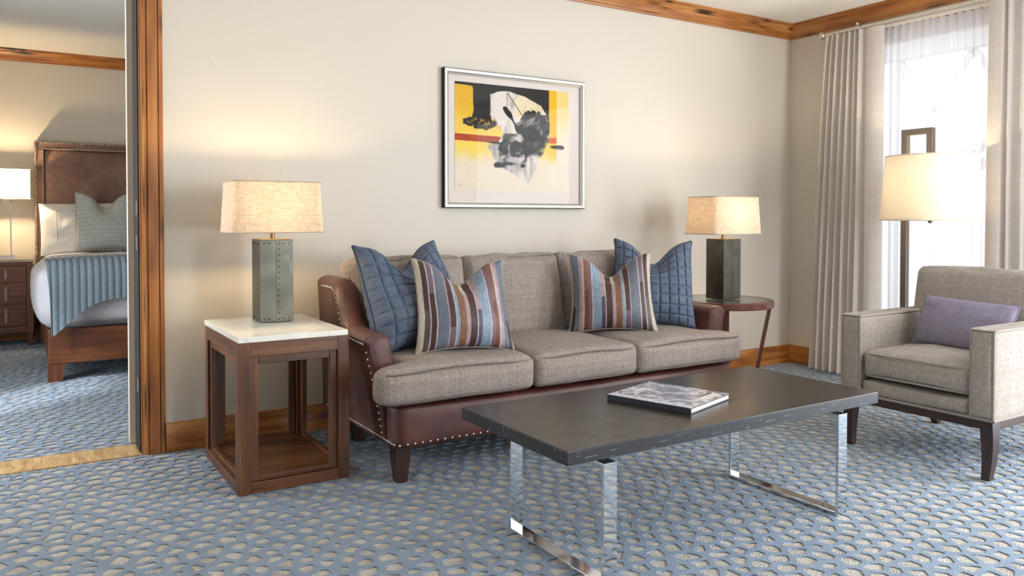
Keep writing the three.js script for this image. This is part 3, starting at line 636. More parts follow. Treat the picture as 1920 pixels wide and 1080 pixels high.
// ---------------------------------------------------------------- riveted table lamps
function rrect(w, d, r, n = 6) { const p = []; for (const [sx, sz, a0] of [[1, 1, 0], [-1, 1, 1], [-1, -1, 2], [1, -1, 3]]) for (let k = 0; k <= n; k++) { const a = (a0 + k / n) * Math.PI / 2; p.push([sx * (w / 2 - r) + r * Math.cos(a), sz * (d / 2 - r) + r * Math.sin(a)]); } return p; }
function shadeGeo(w0, d0, w1, d1, h, r) {
  const n = 10, a = rrect(w0, d0, r), b = rrect(w1, d1, r), rings = [];
  for (let k = 0; k <= n; k++) rings.push(a.map((q, j) => [lerp(q[0], b[j][0], k / n), h * k / n, lerp(q[1], b[j][1], k / n)]).reverse());
  return loft(rings, { caps: false, smooth: 0.8 });
}
function bulb(t, y, r, color, cd) {
  const e = mat({ color: 0x000000, emissive: color, emissiveIntensity: 3 });
  obj('bulb', new THREE.SphereGeometry(r, 16, 12).translate(0, y, 0), e, t);
  const l = new THREE.PointLight(color, cd); l.position.set(0, y, 0); l.castShadow = true; l.shadow.radius = 1.5; t.add(l);
}
const WARM = new THREE.Color().setRGB(1.0, 0.75, 0.44);
function tableLamp(label, pos, power, trim) {
  const t = thing('table_lamp', label, 'lamp', pos, 0, 'riveted table lamps beside the sofa');
  const q = 0.0765, H = 0.39;
  obj('base', [bx(-q, q, 0.002, H, -q, q, 0.0015), bx(-0.002, q + 0.0012, 0.004, H - 0.003, q - 0.001, q + 0.0018, 0.0006), bx(-q - 0.0018, -q + 0.001, 0.004, H - 0.003, -0.002, q + 0.0012, 0.0006)], M.zinc, t);
  obj('top_plate', bx(-q - 0.001, q + 0.001, H, H + 0.004, -q - 0.001, q + 0.001, 0.001), M.brass, t);
  const rv = new THREE.SphereGeometry(0.0038, 8, 6), R = [];
  for (const f of [0, 1, 2, 3]) {
    const put = (u, y) => { const g = rv.clone(); g.scale(1, 1, 0.8); g.translate(u, y, q + 0.002); g.rotateY(f * Math.PI / 2); R.push(g); };
    for (const y of [0.016, H - 0.016]) for (const u of [-0.058, -0.035, 0.011, 0.034, 0.057]) put(u, y);
    for (let k = 1; k < 13; k++) put(0.011, lerp(0.016, H - 0.016, k / 13));
  }
  stuff(obj('rivets', mergeGeometries(R.map(plain)), M.zinc, t));
  obj('neck', new THREE.CylinderGeometry(0.012, 0.012, 0.06, 16).translate(0, H + 0.032, 0), M.brass, t);
  obj('socket', new THREE.CylinderGeometry(0.016, 0.016, 0.05, 16).translate(0, H + 0.085, 0), M.brass, t);
  obj('harp', tube([[0, H + 0.06, 0], [0.05, H + 0.1, 0], [0.06, H + 0.18, 0], [0.03, H + 0.25, 0], [0, H + 0.262, 0], [-0.03, H + 0.25, 0], [-0.06, H + 0.18, 0], [-0.05, H + 0.1, 0], [0, H + 0.06, 0]], 0.0025, 60), M.brass, t);
  obj('finial', new THREE.SphereGeometry(0.008, 12, 8).translate(0, H + 0.274, 0), M.bronze, t);
  const s = obj('shade', shadeGeo(0.43, 0.285, 0.405, 0.262, 0.238, 0.032).translate(0, H + 0.036, 0), M.shadeLinen, t);
  for (const [w, d, y] of [[0.43, 0.285, H + 0.036], [0.405, 0.262, H + 0.274]]) obj('rim', tube(rrect(w, d, 0.032).map(([a, b]) => [a, y, b]), 0.0022, 120, true), M.shadeLinen, s);
  obj('spider', [bx(-0.2, 0.2, H + 0.262, H + 0.265, -0.002, 0.002, 0), bx(-0.002, 0.002, H + 0.262, H + 0.265, -0.13, 0.13, 0)], M.brass, s);
  bulb(t, H + 0.175, 0.028, WARM, power);
}
tableLamp('riveted grey metal table lamp with linen shade on the marble table', [1.05, 0.657, 0.36], 0.95);
tableLamp('riveted grey metal table lamp with linen shade on the round table', [3.928, 0.622, 0.54], 0.85);

// ---------------------------------------------------------------- round side table
{
  const R = 0.315, H = 0.62, t = thing('round_side_table', 'round dark wood side table with glass top beside the sofa', 'table', [3.94, 0, 0.535]);
  const ring = new THREE.LatheGeometry([[R - 0.055, H - 0.045], [R - 0.004, H - 0.045], [R, H - 0.041], [R, H - 0.004], [R - 0.004, H], [R - 0.05, H], [R - 0.052, H - 0.01], [R - 0.055, H - 0.01], [R - 0.055, H - 0.045]].map(([a, b]) => new THREE.Vector2(a, b)), 72);
  obj('rim', toCreasedNormals(ring, 0.5), M.mahogany, t);
  obj('glass_top', new THREE.CylinderGeometry(R - 0.052, R - 0.052, 0.009, 64).translate(0, H - 0.0045, 0), M.tableGlass, t);
  for (let k = 0; k < 4; k++) {
    const a = (k + 0.5) * Math.PI / 2, ring4 = (y, r) => { const c = Math.cos(a), s = Math.sin(a), w = 0.024, d = 0.011; return [[-d, -w], [-d, w], [d, w], [d, -w]].map(([p, q]) => [(r + p) * c - q * s, y, (r + p) * s + q * c]); };
    obj('leg', planarUV(loft([ring4(0, 0.18), ring4(H - 0.045, 0.288)], { smooth: 0.2 }), 'y', [k * 0.2, 0]), M.mahogany, t);
  }
  obj('stretcher', [bx(-0.125, 0.125, 0.1, 0.12, -0.015, 0.015, 0.002, 'x').rotateY(Math.PI / 4), bx(-0.125, 0.125, 0.1, 0.12, -0.015, 0.015, 0.002, 'x').rotateY(-Math.PI / 4)], M.mahogany, t);
}

// ---------------------------------------------------------------- coffee table and book
{
  const t = thing('coffee_table', 'low black wood coffee table on two chrome frames', 'table');
  const x0 = 1.377, x1 = 2.9, z0 = 1.665, z1 = 2.318, H = 0.46, T = 0.044;
  obj('table_top', bx(x0 + 0.001, x1 - 0.001, H - 0.006, H, z0 + 0.001, z1 - 0.001, 0.0015, 'x'), M.ebony, t);
  obj('edge_band', bx(x0, x1, H - T, H - 0.003, z0, z1, 0.0015, 'x'), M.ebonyEdge, t);
  for (const x of [1.532, 2.682]) {
    const za = 1.742, zb = 2.297, w = 0.052, b = 0.013, top = 0.392;
    const f = obj('chrome_frame', [bx(x, x + w, 0, top, zb - b, zb, 0.001), bx(x, x + w, 0, top, za, za + b, 0.001), bx(x, x + w, 0, b, za + b, zb - b, 0.001), bx(x, x + w, top - b, top, za + b, zb - b, 0.001)], M.chrome, t);
    obj('spacer', bx(x + 0.006, x + w - 0.006, top, H - T, za + 0.1, zb - 0.1, 0.001), M.black, t);
  }
  const n = noiseOf(401, 64), m = noiseOf(402, 128);
  const cover = tex(512, 384, (u, v) => {
    const w = n(u * 5, v * 5) * 2 + n(u * 12, v * 12);
    let g = 0.5 + 0.5 * Math.sin((u * 1.3 + v * 0.9) * 9 + w * 6); g = lerp(g, m(u * 60, v * 40), 0.3);
    let c = mix3(hex(0x5d5a66), hex(0xd9d6de), clamp(0.15 + g * 0.9 + 0.25 * (n(u * 2, v * 2) - 0.5)));
    if (u < 0.12) c = mix3(c, hex(0xe6e4ea), 0.6);
    if (u > 0.52 && u < 0.9 && v > 0.06 && v < 0.16) c = hex(0xe9e6e2);
    if (u > 0.6 && u < 0.9 && v > 0.16 && v < 0.2) c = hex(0x4c3c36);
    return c;
  }, { repeat: false });
  const b = thing('coffee_table_book', 'thin hardcover book with grey marbled photo cover on the coffee table', 'book', [2.1, H, 1.978], 17.5 * D2R);
  const W = 0.31, D = 0.35;
  obj('page_block', bx(-W / 2 + 0.004, W / 2 - 0.004, 0.004, 0.019, -D / 2 + 0.004, D / 2 - 0.004, 0.001), mat({ color: 0xe9e6e0, roughness: 0.8 }), b);
  const cl = mat({ color: 0x2c2f3a, roughness: 0.35 });
  obj('back_cover', bx(-W / 2, W / 2, 0, 0.004, -D / 2, D / 2, 0.001), cl, b);
  obj('spine', bx(-W / 2 - 0.001, -W / 2 + 0.004, 0, 0.0225, -D / 2, D / 2, 0.001), cl, b);
  const fc = new THREE.BoxGeometry(W, 0.0035, D); fc.translate(0, 0.0208, 0);
  obj('front_cover', fc, [cl, cl, mat({ map: cover, roughness: 0.25, clearcoat: 0.5 }), cl, cl, cl], b);
}
// ---------------------------------------------------------------- armchair, facing the sofa's end of the room
{
  const A = thing('armchair', 'oatmeal tweed armchair with squared arms and dark wood legs', 'armchair');
  const XF = 3.58, XB = 4.36, Z0 = 1.668, Z1 = 2.417, AW = 0.106, YB = 0.265, YA = 0.66;
  const pip = (pts, parent, r = 0.0068) => obj('piping', tube(pts, r, Math.max(24, pts.length * 10), false, 6, 0.2), M.chairPiping, parent);
  for (const [za, zb] of [[Z0, Z0 + AW], [Z1 - AW, Z1]]) {
    const g = cushion(XB - XF, YA - YB, zb - za, { r: 0.014, top: 0.004, front: 0.003, back: 0.003, n: [24, 16, 8], wrinkle: 0.003, seed: 80 + za });
    g.translate((XF + XB) / 2, (YA + YB) / 2, (za + zb) / 2);
    const m = obj('arm', g, M.chairCloth, A), e = 0.004;
    for (const z of [za + e, zb - e]) pip([[XF + e, YB + 0.004, z], [XF + e, 0.4, z], [XF + e, YA - 0.02, z], [XF + 0.012, YA - e + 0.002, z], [XF + 0.04, YA - e + 0.002, z], [4.0, YA - e + 0.001, z], [XB - 0.02, YA - e, z]], m);
    pip([[XF + 0.002, YA - 0.002, za + 0.006], [XF + 0.002, YA - 0.002, zb - 0.006]], m, 0.003);
  }
  const rail = cushion(XB - XF - 0.06, 0.345 - YB, Z1 - Z0 - 2 * AW, { r: 0.02, top: 0, front: 0, side: 0.006, n: [16, 6, 20], seed: 83 });
  rail.translate((XF + XB) / 2 - 0.022, (0.345 + YB) / 2, (Z0 + Z1) / 2);
  obj('seat_rail', rail, M.chairCloth, A);
  pip([[XF + 0.002, YB + 0.003, Z0 + 0.004], [XF + 0.002, YB + 0.003, (Z0 + Z1) / 2], [XF + 0.002, YB + 0.003, Z1 - 0.004]], A);
  pip([[XF + 0.002, YB + 0.003, Z1 - 0.003], [4.0, YB + 0.003, Z1 - 0.003], [XB, YB + 0.003, Z1 - 0.003]], A);
  const sw = Z1 - Z0 - 2 * AW - 0.006, seat = cushion(0.6, 0.13, sw, { r: 0.025, top: 0.03, bottom: 0.008, side: 0.02, front: 0, back: 0, n: [24, 8, 24], seed: 84, wrinkle: 0.004, warp: (v, u, s, t) => { if (s < 0 && u < -0.6) v.y += 0.008 * (1 - t * t); } });
  seat.translate(3.895, 0.42, (Z0 + Z1) / 2);
  const sm = obj('seat_cushion', seat, M.chairCloth, A);
  for (const y of [0.474, 0.365]) { const z0 = Z0 + AW + 0.012, z1 = Z1 - AW - 0.012, X = 3.595; pip([[X + 0.3, y, z0 - 0.006], [X + 0.05, y, z0 - 0.004], [X + 0.008, y, z0 + 0.014], [X - 0.012, y + 0.004, lerp(z0, z1, 0.25)], [X - 0.016, y + 0.006, (z0 + z1) / 2], [X - 0.012, y + 0.004, lerp(z0, z1, 0.75)], [X + 0.008, y, z1 - 0.014], [X + 0.05, y, z1 + 0.004], [X + 0.3, y, z1 + 0.006]], sm, 0.005); }
  const frame = cushion(0.13, 0.5, Z1 - Z0 - 0.004, { r: 0.02, top: 0, front: 0, side: 0, n: [6, 16, 20], seed: 85, warp: (v) => { v.x += (v.y + 0.25) * 0.16; } });
  frame.translate(4.3, 0.265 + 0.25, (Z0 + Z1) / 2);
  obj('back_frame', frame, M.chairCloth, A);
  const bw = Z1 - Z0 - 0.1, bc = cushion(0.17, 0.44, bw, { r: 0.04, top: 0.01, front: 0.006, side: 0.02, n: [8, 20, 26], seed: 86, wrinkle: 0.006 });
  bc.rotateZ(-0.16); bc.translate(4.2, 0.665, (Z0 + Z1) / 2 - 0.0);
  const bm = obj('back_cushion', bc, M.chairCloth, A);
  { const pts = [], w = bw / 2 - 0.006; for (const [u, v] of [[-1, -0.8], [-1, 0], [-1, 0.75], [-0.95, 0.95], [-0.8, 1.0], [0, 1.0], [0.8, 1.0], [0.95, 0.95], [1, 0.75], [1, 0], [1, -0.8]]) pts.push([-0.058, v * 0.214, u * w]); const g = tube(pts, 0.0055, 90, false, 6, 0.3); g.rotateZ(-0.16); g.translate(4.2, 0.665, (Z0 + Z1) / 2); obj('piping', g, M.chairPiping, bm); }
  obj('wood_rail', [bx(XF + 0.012, XF + 0.05, 0.222, YB, Z0 + 0.012, Z1 - 0.012, 0.003, 'z'), bx(XB - 0.05, XB - 0.012, 0.222, YB, Z0 + 0.012, Z1 - 0.012, 0.003, 'z'), bx(XF + 0.05, XB - 0.05, 0.222, YB, Z0 + 0.012, Z0 + 0.045, 0.003, 'x'), bx(XF + 0.05, XB - 0.05, 0.222, YB, Z1 - 0.045, Z1 - 0.012, 0.003, 'x')], M.espresso, A);
  for (const [x, z, sx, sz] of [[XF + 0.011, Z0 + 0.011, 1, 1], [XF + 0.011, Z1 - 0.011, 1, -1], [XB - 0.011, Z0 + 0.011, -1, 1], [XB - 0.011, Z1 - 0.011, -1, -1]]) {
    const rings = [];
    for (let k = 0; k <= 10; k++) {
      const y = YB * (1 - k / 10), c = k / 10, w = lerp(0.058, 0.034, Math.pow(c, 1.4)), bow = 0.006 * Math.sin(c * Math.PI), kick = sx < 0 ? 0.05 * c * c : 0, inz = 0.012 * c * c;
      const xa = x - sx * kick + sx * bow * 0, za = z + sz * (inz - bow);
      rings.push([[xa, y, za], [xa + sx * w, y, za], [xa + sx * w, y, za + sz * w], [xa, y, za + sz * w]]);
    }
    const q = sx * sz > 0 ? rings.reverse().map((r) => [...r].reverse()) : rings.reverse();
    obj('leg', planarUV(loft(q, { smooth: 0.4 })), M.espresso, A);
  }
  const L = thing('lumbar_pillow', 'small lavender lumbar pillow on the armchair', 'pillow');
  const { g, rim } = pillow({ w: 0.46, h: 0.255, t: 0.12, n: 40, pinch: 0.035, seed: 88, power: 0.42 });
  obj('cover', g, M.lavender, L); obj('seam', tube(rim, 0.003, 120, true), M.lavender, L);
  placePillow(L, [3.985, 0.622, 2.07], -90 * D2R + 0.03, 22 * D2R, -0.045);
}

// ---------------------------------------------------------------- floor lamp by the window
{
  const t = thing('floor_lamp', 'bronze arc floor lamp with ivory drum shade by the window', 'lamp', [4.85, 0, 1.387]);
  const q = 0.019, pz = -0.165;
  obj('base', bx(-0.13, 0.13, 0, 0.025, pz - 0.13, pz + 0.13, 0.004), M.bronze, t);
  obj('pole', bx(-q, q, 0.025, 1.715, pz - q, pz + q, 0.002), M.bronze, t);
  obj('arm', bx(-q, q, 1.677, 1.715, pz + q, q, 0.002), M.bronze, t);
  obj('drop_post', bx(-q, q, 1.46, 1.677, -q, q, 0.002), M.bronze, t);
  obj('socket', new THREE.CylinderGeometry(0.02, 0.02, 0.06, 16).translate(0, 1.43, 0), M.bronze, t);
  const r0 = 0.288, r1 = 0.258, y0 = 1.137, y1 = 1.537;
  const s = obj('shade', new THREE.CylinderGeometry(r1, r0, y1 - y0, 72, 6, true).translate(0, (y0 + y1) / 2, 0), M.shadeIvory, t);
  const uv = s.geometry.attributes.uv; for (let i = 0; i < uv.count; i++) uv.setXY(i, uv.getX(i) * 1.75, uv.getY(i) * 0.4);
  obj('rim', new THREE.TorusGeometry(r0, 0.003, 8, 72).rotateX(Math.PI / 2).translate(0, y0, 0), M.shadeIvory, s);
  obj('rim', new THREE.TorusGeometry(r1, 0.003, 8, 72).rotateX(Math.PI / 2).translate(0, y1, 0), M.shadeIvory, s);
  obj('diffuser', new THREE.CylinderGeometry(r0 - 0.008, r0 - 0.008, 0.003, 48).translate(0, y0 + 0.012, 0), M.diffuser, t);
  obj('finial', new THREE.SphereGeometry(0.014, 12, 8).translate(0, y0 - 0.006, 0), M.bronze, t);
  obj('finial_stem', new THREE.CylinderGeometry(0.004, 0.004, 0.22, 8).translate(0, y0 + 0.11, 0), M.bronze, t);
  bulb(t, 1.37, 0.04, new THREE.Color().setRGB(1.0, 0.82, 0.56), 1.3);
}

// ---------------------------------------------------------------- curtains and rods
function drape(name, label, top, bot, y1, y0, m, swell = 0) {
  const c1 = new THREE.CatmullRomCurve3(top.map(([z, x]) => new THREE.Vector3(x, 0, z)), false, 'catmullrom', 0.5), c0 = new THREE.CatmullRomCurve3(bot.map(([z, x]) => new THREE.Vector3(x, 0, z)), false, 'catmullrom', 0.5);
  const N = top.length * 9, P1 = c1.getPoints(N), P0 = c0.getPoints(N), len = c0.getLength();
  const g = sheet(N, 36, (u, v) => {
    const k = Math.round(u * N), e = Math.pow(1 - v, 0.8), a = P1[k], b = P0[k];
    return [lerp(a.x, b.x, e) + 0.004 * Math.sin(v * 9 + u * 14) * (1 - v), lerp(y0, y1, v), lerp(a.z, b.z, e) + 0.006 * Math.sin(v * 5 + u * 9) * (1 - v) * v];
  }, (u, v) => [u * len, v * (y1 - y0)]);
  return tag(obj(name, g, m), label, 'curtain');
}
function folds(z0, z1, n, xin, xout, seed, extra = []) {
  const r = rngOf(seed), p = [];
  for (let k = 0; k <= 2 * n; k++) p.push([lerp(z0, z1, k / (2 * n)) + (r() - 0.5) * 0.012, (k % 2 ? xin : xout) + (r() - 0.5) * 0.012]);
  return [...p, ...extra];
}
{
  M.curtain.side = THREE.DoubleSide;
  const Lt = folds(0.425, 0.70, 6, 5.165, 5.125, 501, [[0.725, 5.16], [0.755, 5.135], [0.79, 5.13], [0.82, 5.135], [0.85, 5.15], [0.862, 5.17]]);
  const Lb = folds(0.33, 0.70, 6, 5.135, 5.065, 502, [[0.73, 5.15], [0.765, 5.09], [0.8, 5.075], [0.83, 5.085], [0.86, 5.12], [0.87, 5.15]]);
  drape('curtain', 'pleated beige linen curtain hanging beside the room corner', Lt, Lb, 2.5, 0.02, M.curtain);
  const Rt = [[1.572, 5.175], [1.58, 5.145], [1.61, 5.13], [1.65, 5.125], [1.675, 5.13], [1.69, 5.165], ...folds(1.705, 2.35, 8, 5.165, 5.125, 503)];
  const Rb = [[1.57, 5.165], [1.575, 5.12], [1.6, 5.095], [1.65, 5.085], [1.68, 5.1], [1.695, 5.165], ...folds(1.715, 2.45, 8, 5.135, 5.07, 504)];
  drape('curtain', 'pleated beige linen curtain hanging behind the armchair at the picture edge', Rt, Rb, 2.5, 0.02, M.curtain);
  const r = rngOf(505), zs = [], zb = [];
  for (let k = 0; k <= 46; k++) { const z = lerp(0.76, 2.0, k / 46) + (r() - 0.5) * 0.012, a = k % 2 ? 0.012 : -0.012; zs.push([z, 5.215 + a * (0.5 + r())]); zb.push([z + (r() - 0.5) * 0.012, 5.215 + a * (0.6 + r())]); }
  M.sheer.side = THREE.DoubleSide;
  drape('sheer_curtain', 'thin white sheer curtain across the window', zs, zb, 2.485, 0.02, M.sheer);
  const t = thing('curtain_rod', 'nickel curtain rod with ball finials under the crown moulding', 'curtain rod', [5.145, 2.515, 0]);
  obj('rod', new THREE.CylinderGeometry(0.012, 0.012, 2.55, 16).rotateX(Math.PI / 2).translate(0, 0, 1.66), M.nickel, t);
  obj('finial', new THREE.SphereGeometry(0.031, 24, 16).translate(0, -0.002, 0.372), M.nickel, t);
  obj('finial_collar', new THREE.CylinderGeometry(0.016, 0.016, 0.02, 16).rotateX(Math.PI / 2).translate(0, 0, 0.4), M.nickel, t);
  for (const z of [0.68, 1.6, 2.7]) { obj('bracket', [bx(0.0, 0.115, 0.014, 0.022, z - 0.006, z + 0.006, 0.001), bx(-0.006, 0.006, 0.0, 0.022, z - 0.006, z + 0.006, 0.001)], M.nickel, t); obj('bracket_knob', new THREE.SphereGeometry(0.012, 14, 10).translate(-0.02, 0.026, z), M.nickel, t); }
  const s = thing('sheer_track', 'slim white curtain track above the sheer', 'curtain rod', [5.215, 2.49, 0]);
  obj('track', bx(-0.012, 0.012, 0, 0.02, 0.72, 2.6, 0.002), mat({ color: 0xe8e4da, roughness: 0.4 }), s);
  for (const z of [0.9, 2.4]) obj('track_bracket', bx(0.012, 0.045, 0.004, 0.016, z, z + 0.02, 0.001), M.nickel, s);
}

// ---------------------------------------------------------------- framed print
{
  const x0 = 2.148, x1 = 3.18, y0 = 1.213, y1 = 2.036, fw = 0.03, dp = 0.034;
  const t = thing('framed_print', 'abstract yellow, black and red print in a silver frame above the sofa', 'picture', [(x0 + x1) / 2, (y0 + y1) / 2, 0]);
  const W = (x1 - x0) / 2, H = (y1 - y0) / 2;
  const bar = (len) => { const sh = new THREE.Shape([[0, 0], [0, dp], [0.004, dp + 0.002], [0.018, dp], [0.022, dp - 0.006], [fw, dp - 0.01], [fw, 0]].map(([a, b]) => new THREE.Vector2(a, b))); const g = new THREE.ExtrudeGeometry(sh, { depth: len, bevelEnabled: false }); return g; };
  const side = (len, rot, dx, dy) => {                               // mitred bar along local y
    const g = bar(len); g.rotateX(-Math.PI / 2); const p = g.attributes.position;
    for (let i = 0; i < p.count; i++) { const a = p.getX(i), y = p.getY(i), z = -p.getZ(i); p.setXYZ(i, a, y > len / 2 ? len - a : a, Math.abs(z)); }
    g.translate(-dx, -len / 2, 0); g.rotateZ(rot); g.computeVertexNormals(); return toCreasedNormals(g, 0.3);
  };
  obj('frame_side', side(2 * H, 0, W, 0), M.silver, t); obj('frame_side', side(2 * H, Math.PI, W, 0), M.silver, t);
  obj('frame_side', side(2 * W, Math.PI / 2, H, 0), M.silver, t); obj('frame_side', side(2 * W, -Math.PI / 2, H, 0), M.silver, t);
  for (const [p, q, r, s] of [[-W - 0.002, -W, -H - 0.002, H + 0.002], [W, W + 0.002, -H - 0.002, H + 0.002], [-W, W, -H - 0.002, -H], [-W, W, H, H + 0.002]]) obj('frame_edge', bx(p, q, r, s, 0, dp - 0.002, 0), M.black, t);
  obj('mat_board', bx(-W + 0.02, W - 0.02, -H + 0.02, H - 0.02, 0.002, 0.012, 0), mat({ color: new THREE.Color().setRGB(0.66, 0.59, 0.545), roughness: 0.9 }), t);
  // the print: flat ink on paper, drawn pixel by pixel
  const n = noiseOf(601, 64), m = noiseOf(602, 128), k2 = noiseOf(603, 256);
  const blob = (u, v, cx, cy, rx, ry, w, f, s) => { const q = Math.hypot((u - cx) / rx, (v - cy) / ry) + (n(u * f + s, v * f + s) - 0.5) * w + (m(u * f * 4 + s, v * f * 4) - 0.5) * w * 0.5 + (k2(u * f * 14, v * f * 14 + s) - 0.5) * w * 0.3; return 1 - sstep(0.92, 1.05, q); };
  const inPoly = (u, v, P) => { let c = false; for (let i = 0, j = P.length - 1; i < P.length; j = i++) if ((P[i][1] > v) !== (P[j][1] > v) && u < (P[j][0] - P[i][0]) * (v - P[i][1]) / (P[j][1] - P[i][1]) + P[i][0]) c = !c; return c; };
  const seg = (u, v, a, b, w) => { const dx = b[0] - a[0], dy = b[1] - a[1], t2 = clamp(((u - a[0]) * dx + (v - a[1]) * dy) / (dx * dx + dy * dy)); return Math.hypot(u - a[0] - dx * t2, v - a[1] - dy * t2) < w; };
  const print = tex(820, 760, (u, y) => {
    const v = 1 - y;                                                  // v runs downward
    const grain = 0.94 + 0.1 * k2(u * 256, v * 256);
    const wob = (n(u * 12, v * 12) - 0.5) * 0.02;
    let c = hex(0xe3d3b6);
    const inY = u < 0.885;
    if (inY) { const yl = mix3(hex(0xd8a41f), hex(0xe6c65a), clamp((v - 0.15) / 0.35 + (n(u * 6, v * 6) - 0.5) * 0.4)); c = mix3(yl, hex(0xddcfb8), sstep(0.6, 0.76, v + wob * 3)); }
    else c = mix3(hex(0xe0c374), hex(0xdfd2bf), sstep(0.02, 0.6, v));
    if (inY && u > 0.815) c = mix3(hex(0xdba70f), hex(0xe3c65e), clamp(v * 1.1)); if (inY && u > 0.815) c = mix3(c, hex(0xe2d4bd), sstep(0.6, 0.78, v));
    const black = hex(0x211f1e);
    // black band along the top with a leg down the left
    if (u < 0.815 && v < 0.02 + 0.05 * u + wob * 0.6) c = black;
    if (u > 0.145 + wob && u < 0.30 && v < 0.33 + wob * 2) c = black;
    if (u > 0.29 && u < 0.815 && v < 0.09 + 0.42 * Math.pow(clamp((u - 0.55) / 0.27), 2.2)) c = black;
    if (u > 0.135 && u < 0.17 && v < 0.1) c = Math.hypot(u - 0.105, v - 0.095) < 0.055 + wob || u < 0.145 ? c : black;
    // red bar
    if (v > 0.478 + u * 0.02 && v < 0.54 + u * 0.02 && u < 0.385 && u > 0) c = mix3(hex(0xb44a20), hex(0x9a3b1c), n(u * 30, v * 20));
    if (v > 0.465 && v < 0.52 && u > 0.76 && u < 0.885) c = hex(0xc25a24);
    // pale head-shaped field
    const dome = inPoly(u + wob, v + wob, [[0.29, 0.09], [0.34, 0.06], [0.46, 0.05], [0.6, 0.085], [0.74, 0.16], [0.8, 0.26], [0.82, 0.36], [0.81, 0.48], [0.77, 0.56], [0.72, 0.68], [0.68, 0.82], [0.64, 0.93], [0.6, 0.94], [0.5, 0.84], [0.4, 0.78], [0.34, 0.72], [0.27, 0.58], [0.36, 0.53], [0.4, 0.44], [0.34, 0.36], [0.29, 0.28]]);
    if (dome) { const f = n(u * 14 + 3, v * 5) * 0.5 + m(u * 40, v * 12) * 0.5; c = mix3(hex(0xd9cfc6), hex(0x77706c), clamp((f - 0.45) * 1.9 + (v > 0.55 ? 0.25 - (v - 0.55) * 0.9 : 0))); if (u > 0.5 && v < 0.3 && u + v > 0.62) c = mix3(c, hex(0xe0cda6), 0.8); }
    // fine drawn lines
    if (seg(u, v, [0.435, 0.06], [0.44, 0.27], 0.002) || seg(u, v, [0.445, 0.07], [0.585, 0.29], 0.003) || seg(u, v, [0.42, 0.21], [0.55, 0.43], 0.016 + wob)) c = black;
    // splashes
    let k = Math.max(blob(u, v, 0.19, 0.365, 0.1, 0.065, 0.7, 14, 1), blob(u, v, 0.29, 0.37, 0.09, 0.05, 0.9, 16, 5), blob(u, v, 0.665, 0.385, 0.14, 0.14, 0.5, 10, 9), blob(u, v, 0.62, 0.57, 0.13, 0.13, 0.8, 12, 13), blob(u, v, 0.5, 0.58, 0.06, 0.1, 1.1, 14, 15), blob(u, v, 0.72, 0.5, 0.07, 0.1, 0.9, 14, 17), blob(u, v, 0.42, 0.6, 0.045, 0.08, 1.0, 14, 21), blob(u, v, 0.37, 0.755, 0.05, 0.03, 0.7, 16, 25), blob(u, v, 0.47, 0.735, 0.06, 0.022, 0.8, 16, 29), blob(u, v, 0.575, 0.755, 0.022, 0.016, 0.4, 20, 33), blob(u, v, 0.31, 0.545, 0.06, 0.016, 0.8, 18, 37), blob(u, v, 0.88, 0.555, 0.07, 0.022, 0.8, 14, 41));
    const wash = dome || k > 0 ? clamp(0.9 * clamp((m(u * 46 + 6, v * 30) - 0.76) * 5) + 0.9 * clamp((m((u + v) * 60, (v - u) * 12) * 0.6 + n(u * 9, v * 9) * 0.5 - 0.66) * 4)) : 0;
    c = mix3(c, black, k * (1 - 0.75 * wash));
    if (dome && v > 0.45 && v < 0.72 && u > 0.4 && u < 0.78) c = mix3(c, black, 0.75 * clamp((n(u * 18 + 2, v * 24) - 0.42) * 3));
    if (k2(u * 150, v * 150) > 0.988 && v > 0.5 && u < 0.6) c = black;
    // pencilled edition mark and signature
    const scr = (x0, x1, yy, f) => u > x0 && u < x1 && Math.abs(v - yy - 0.006 * Math.sin(u * f) - 0.004 * Math.sin(u * f * 2.3)) < 0.0014;
    if (scr(0.025, 0.055, 0.955, 420) || scr(0.895, 0.945, 0.968, 380)) c = hex(0x6a625c);
    return c.map((q) => q * grain);
  }, { repeat: false });
  const pw = [-W + 0.078, W - 0.118, -H + 0.105, H - 0.07];
  const pg = new THREE.BoxGeometry(pw[1] - pw[0], pw[3] - pw[2], 0.0016); pg.translate((pw[0] + pw[1]) / 2, (pw[2] + pw[3]) / 2, 0.0132);
  const paper = mat({ color: 0xe2d6c6, roughness: 0.9 });
  obj('print', pg, [paper, paper, paper, paper, mat({ map: print, roughness: 0.85 }), paper], t);
  obj('glass', bx(-W + 0.024, W - 0.024, -H + 0.024, H - 0.024, 0.019, 0.021, 0), M.museumGlass, t);
}

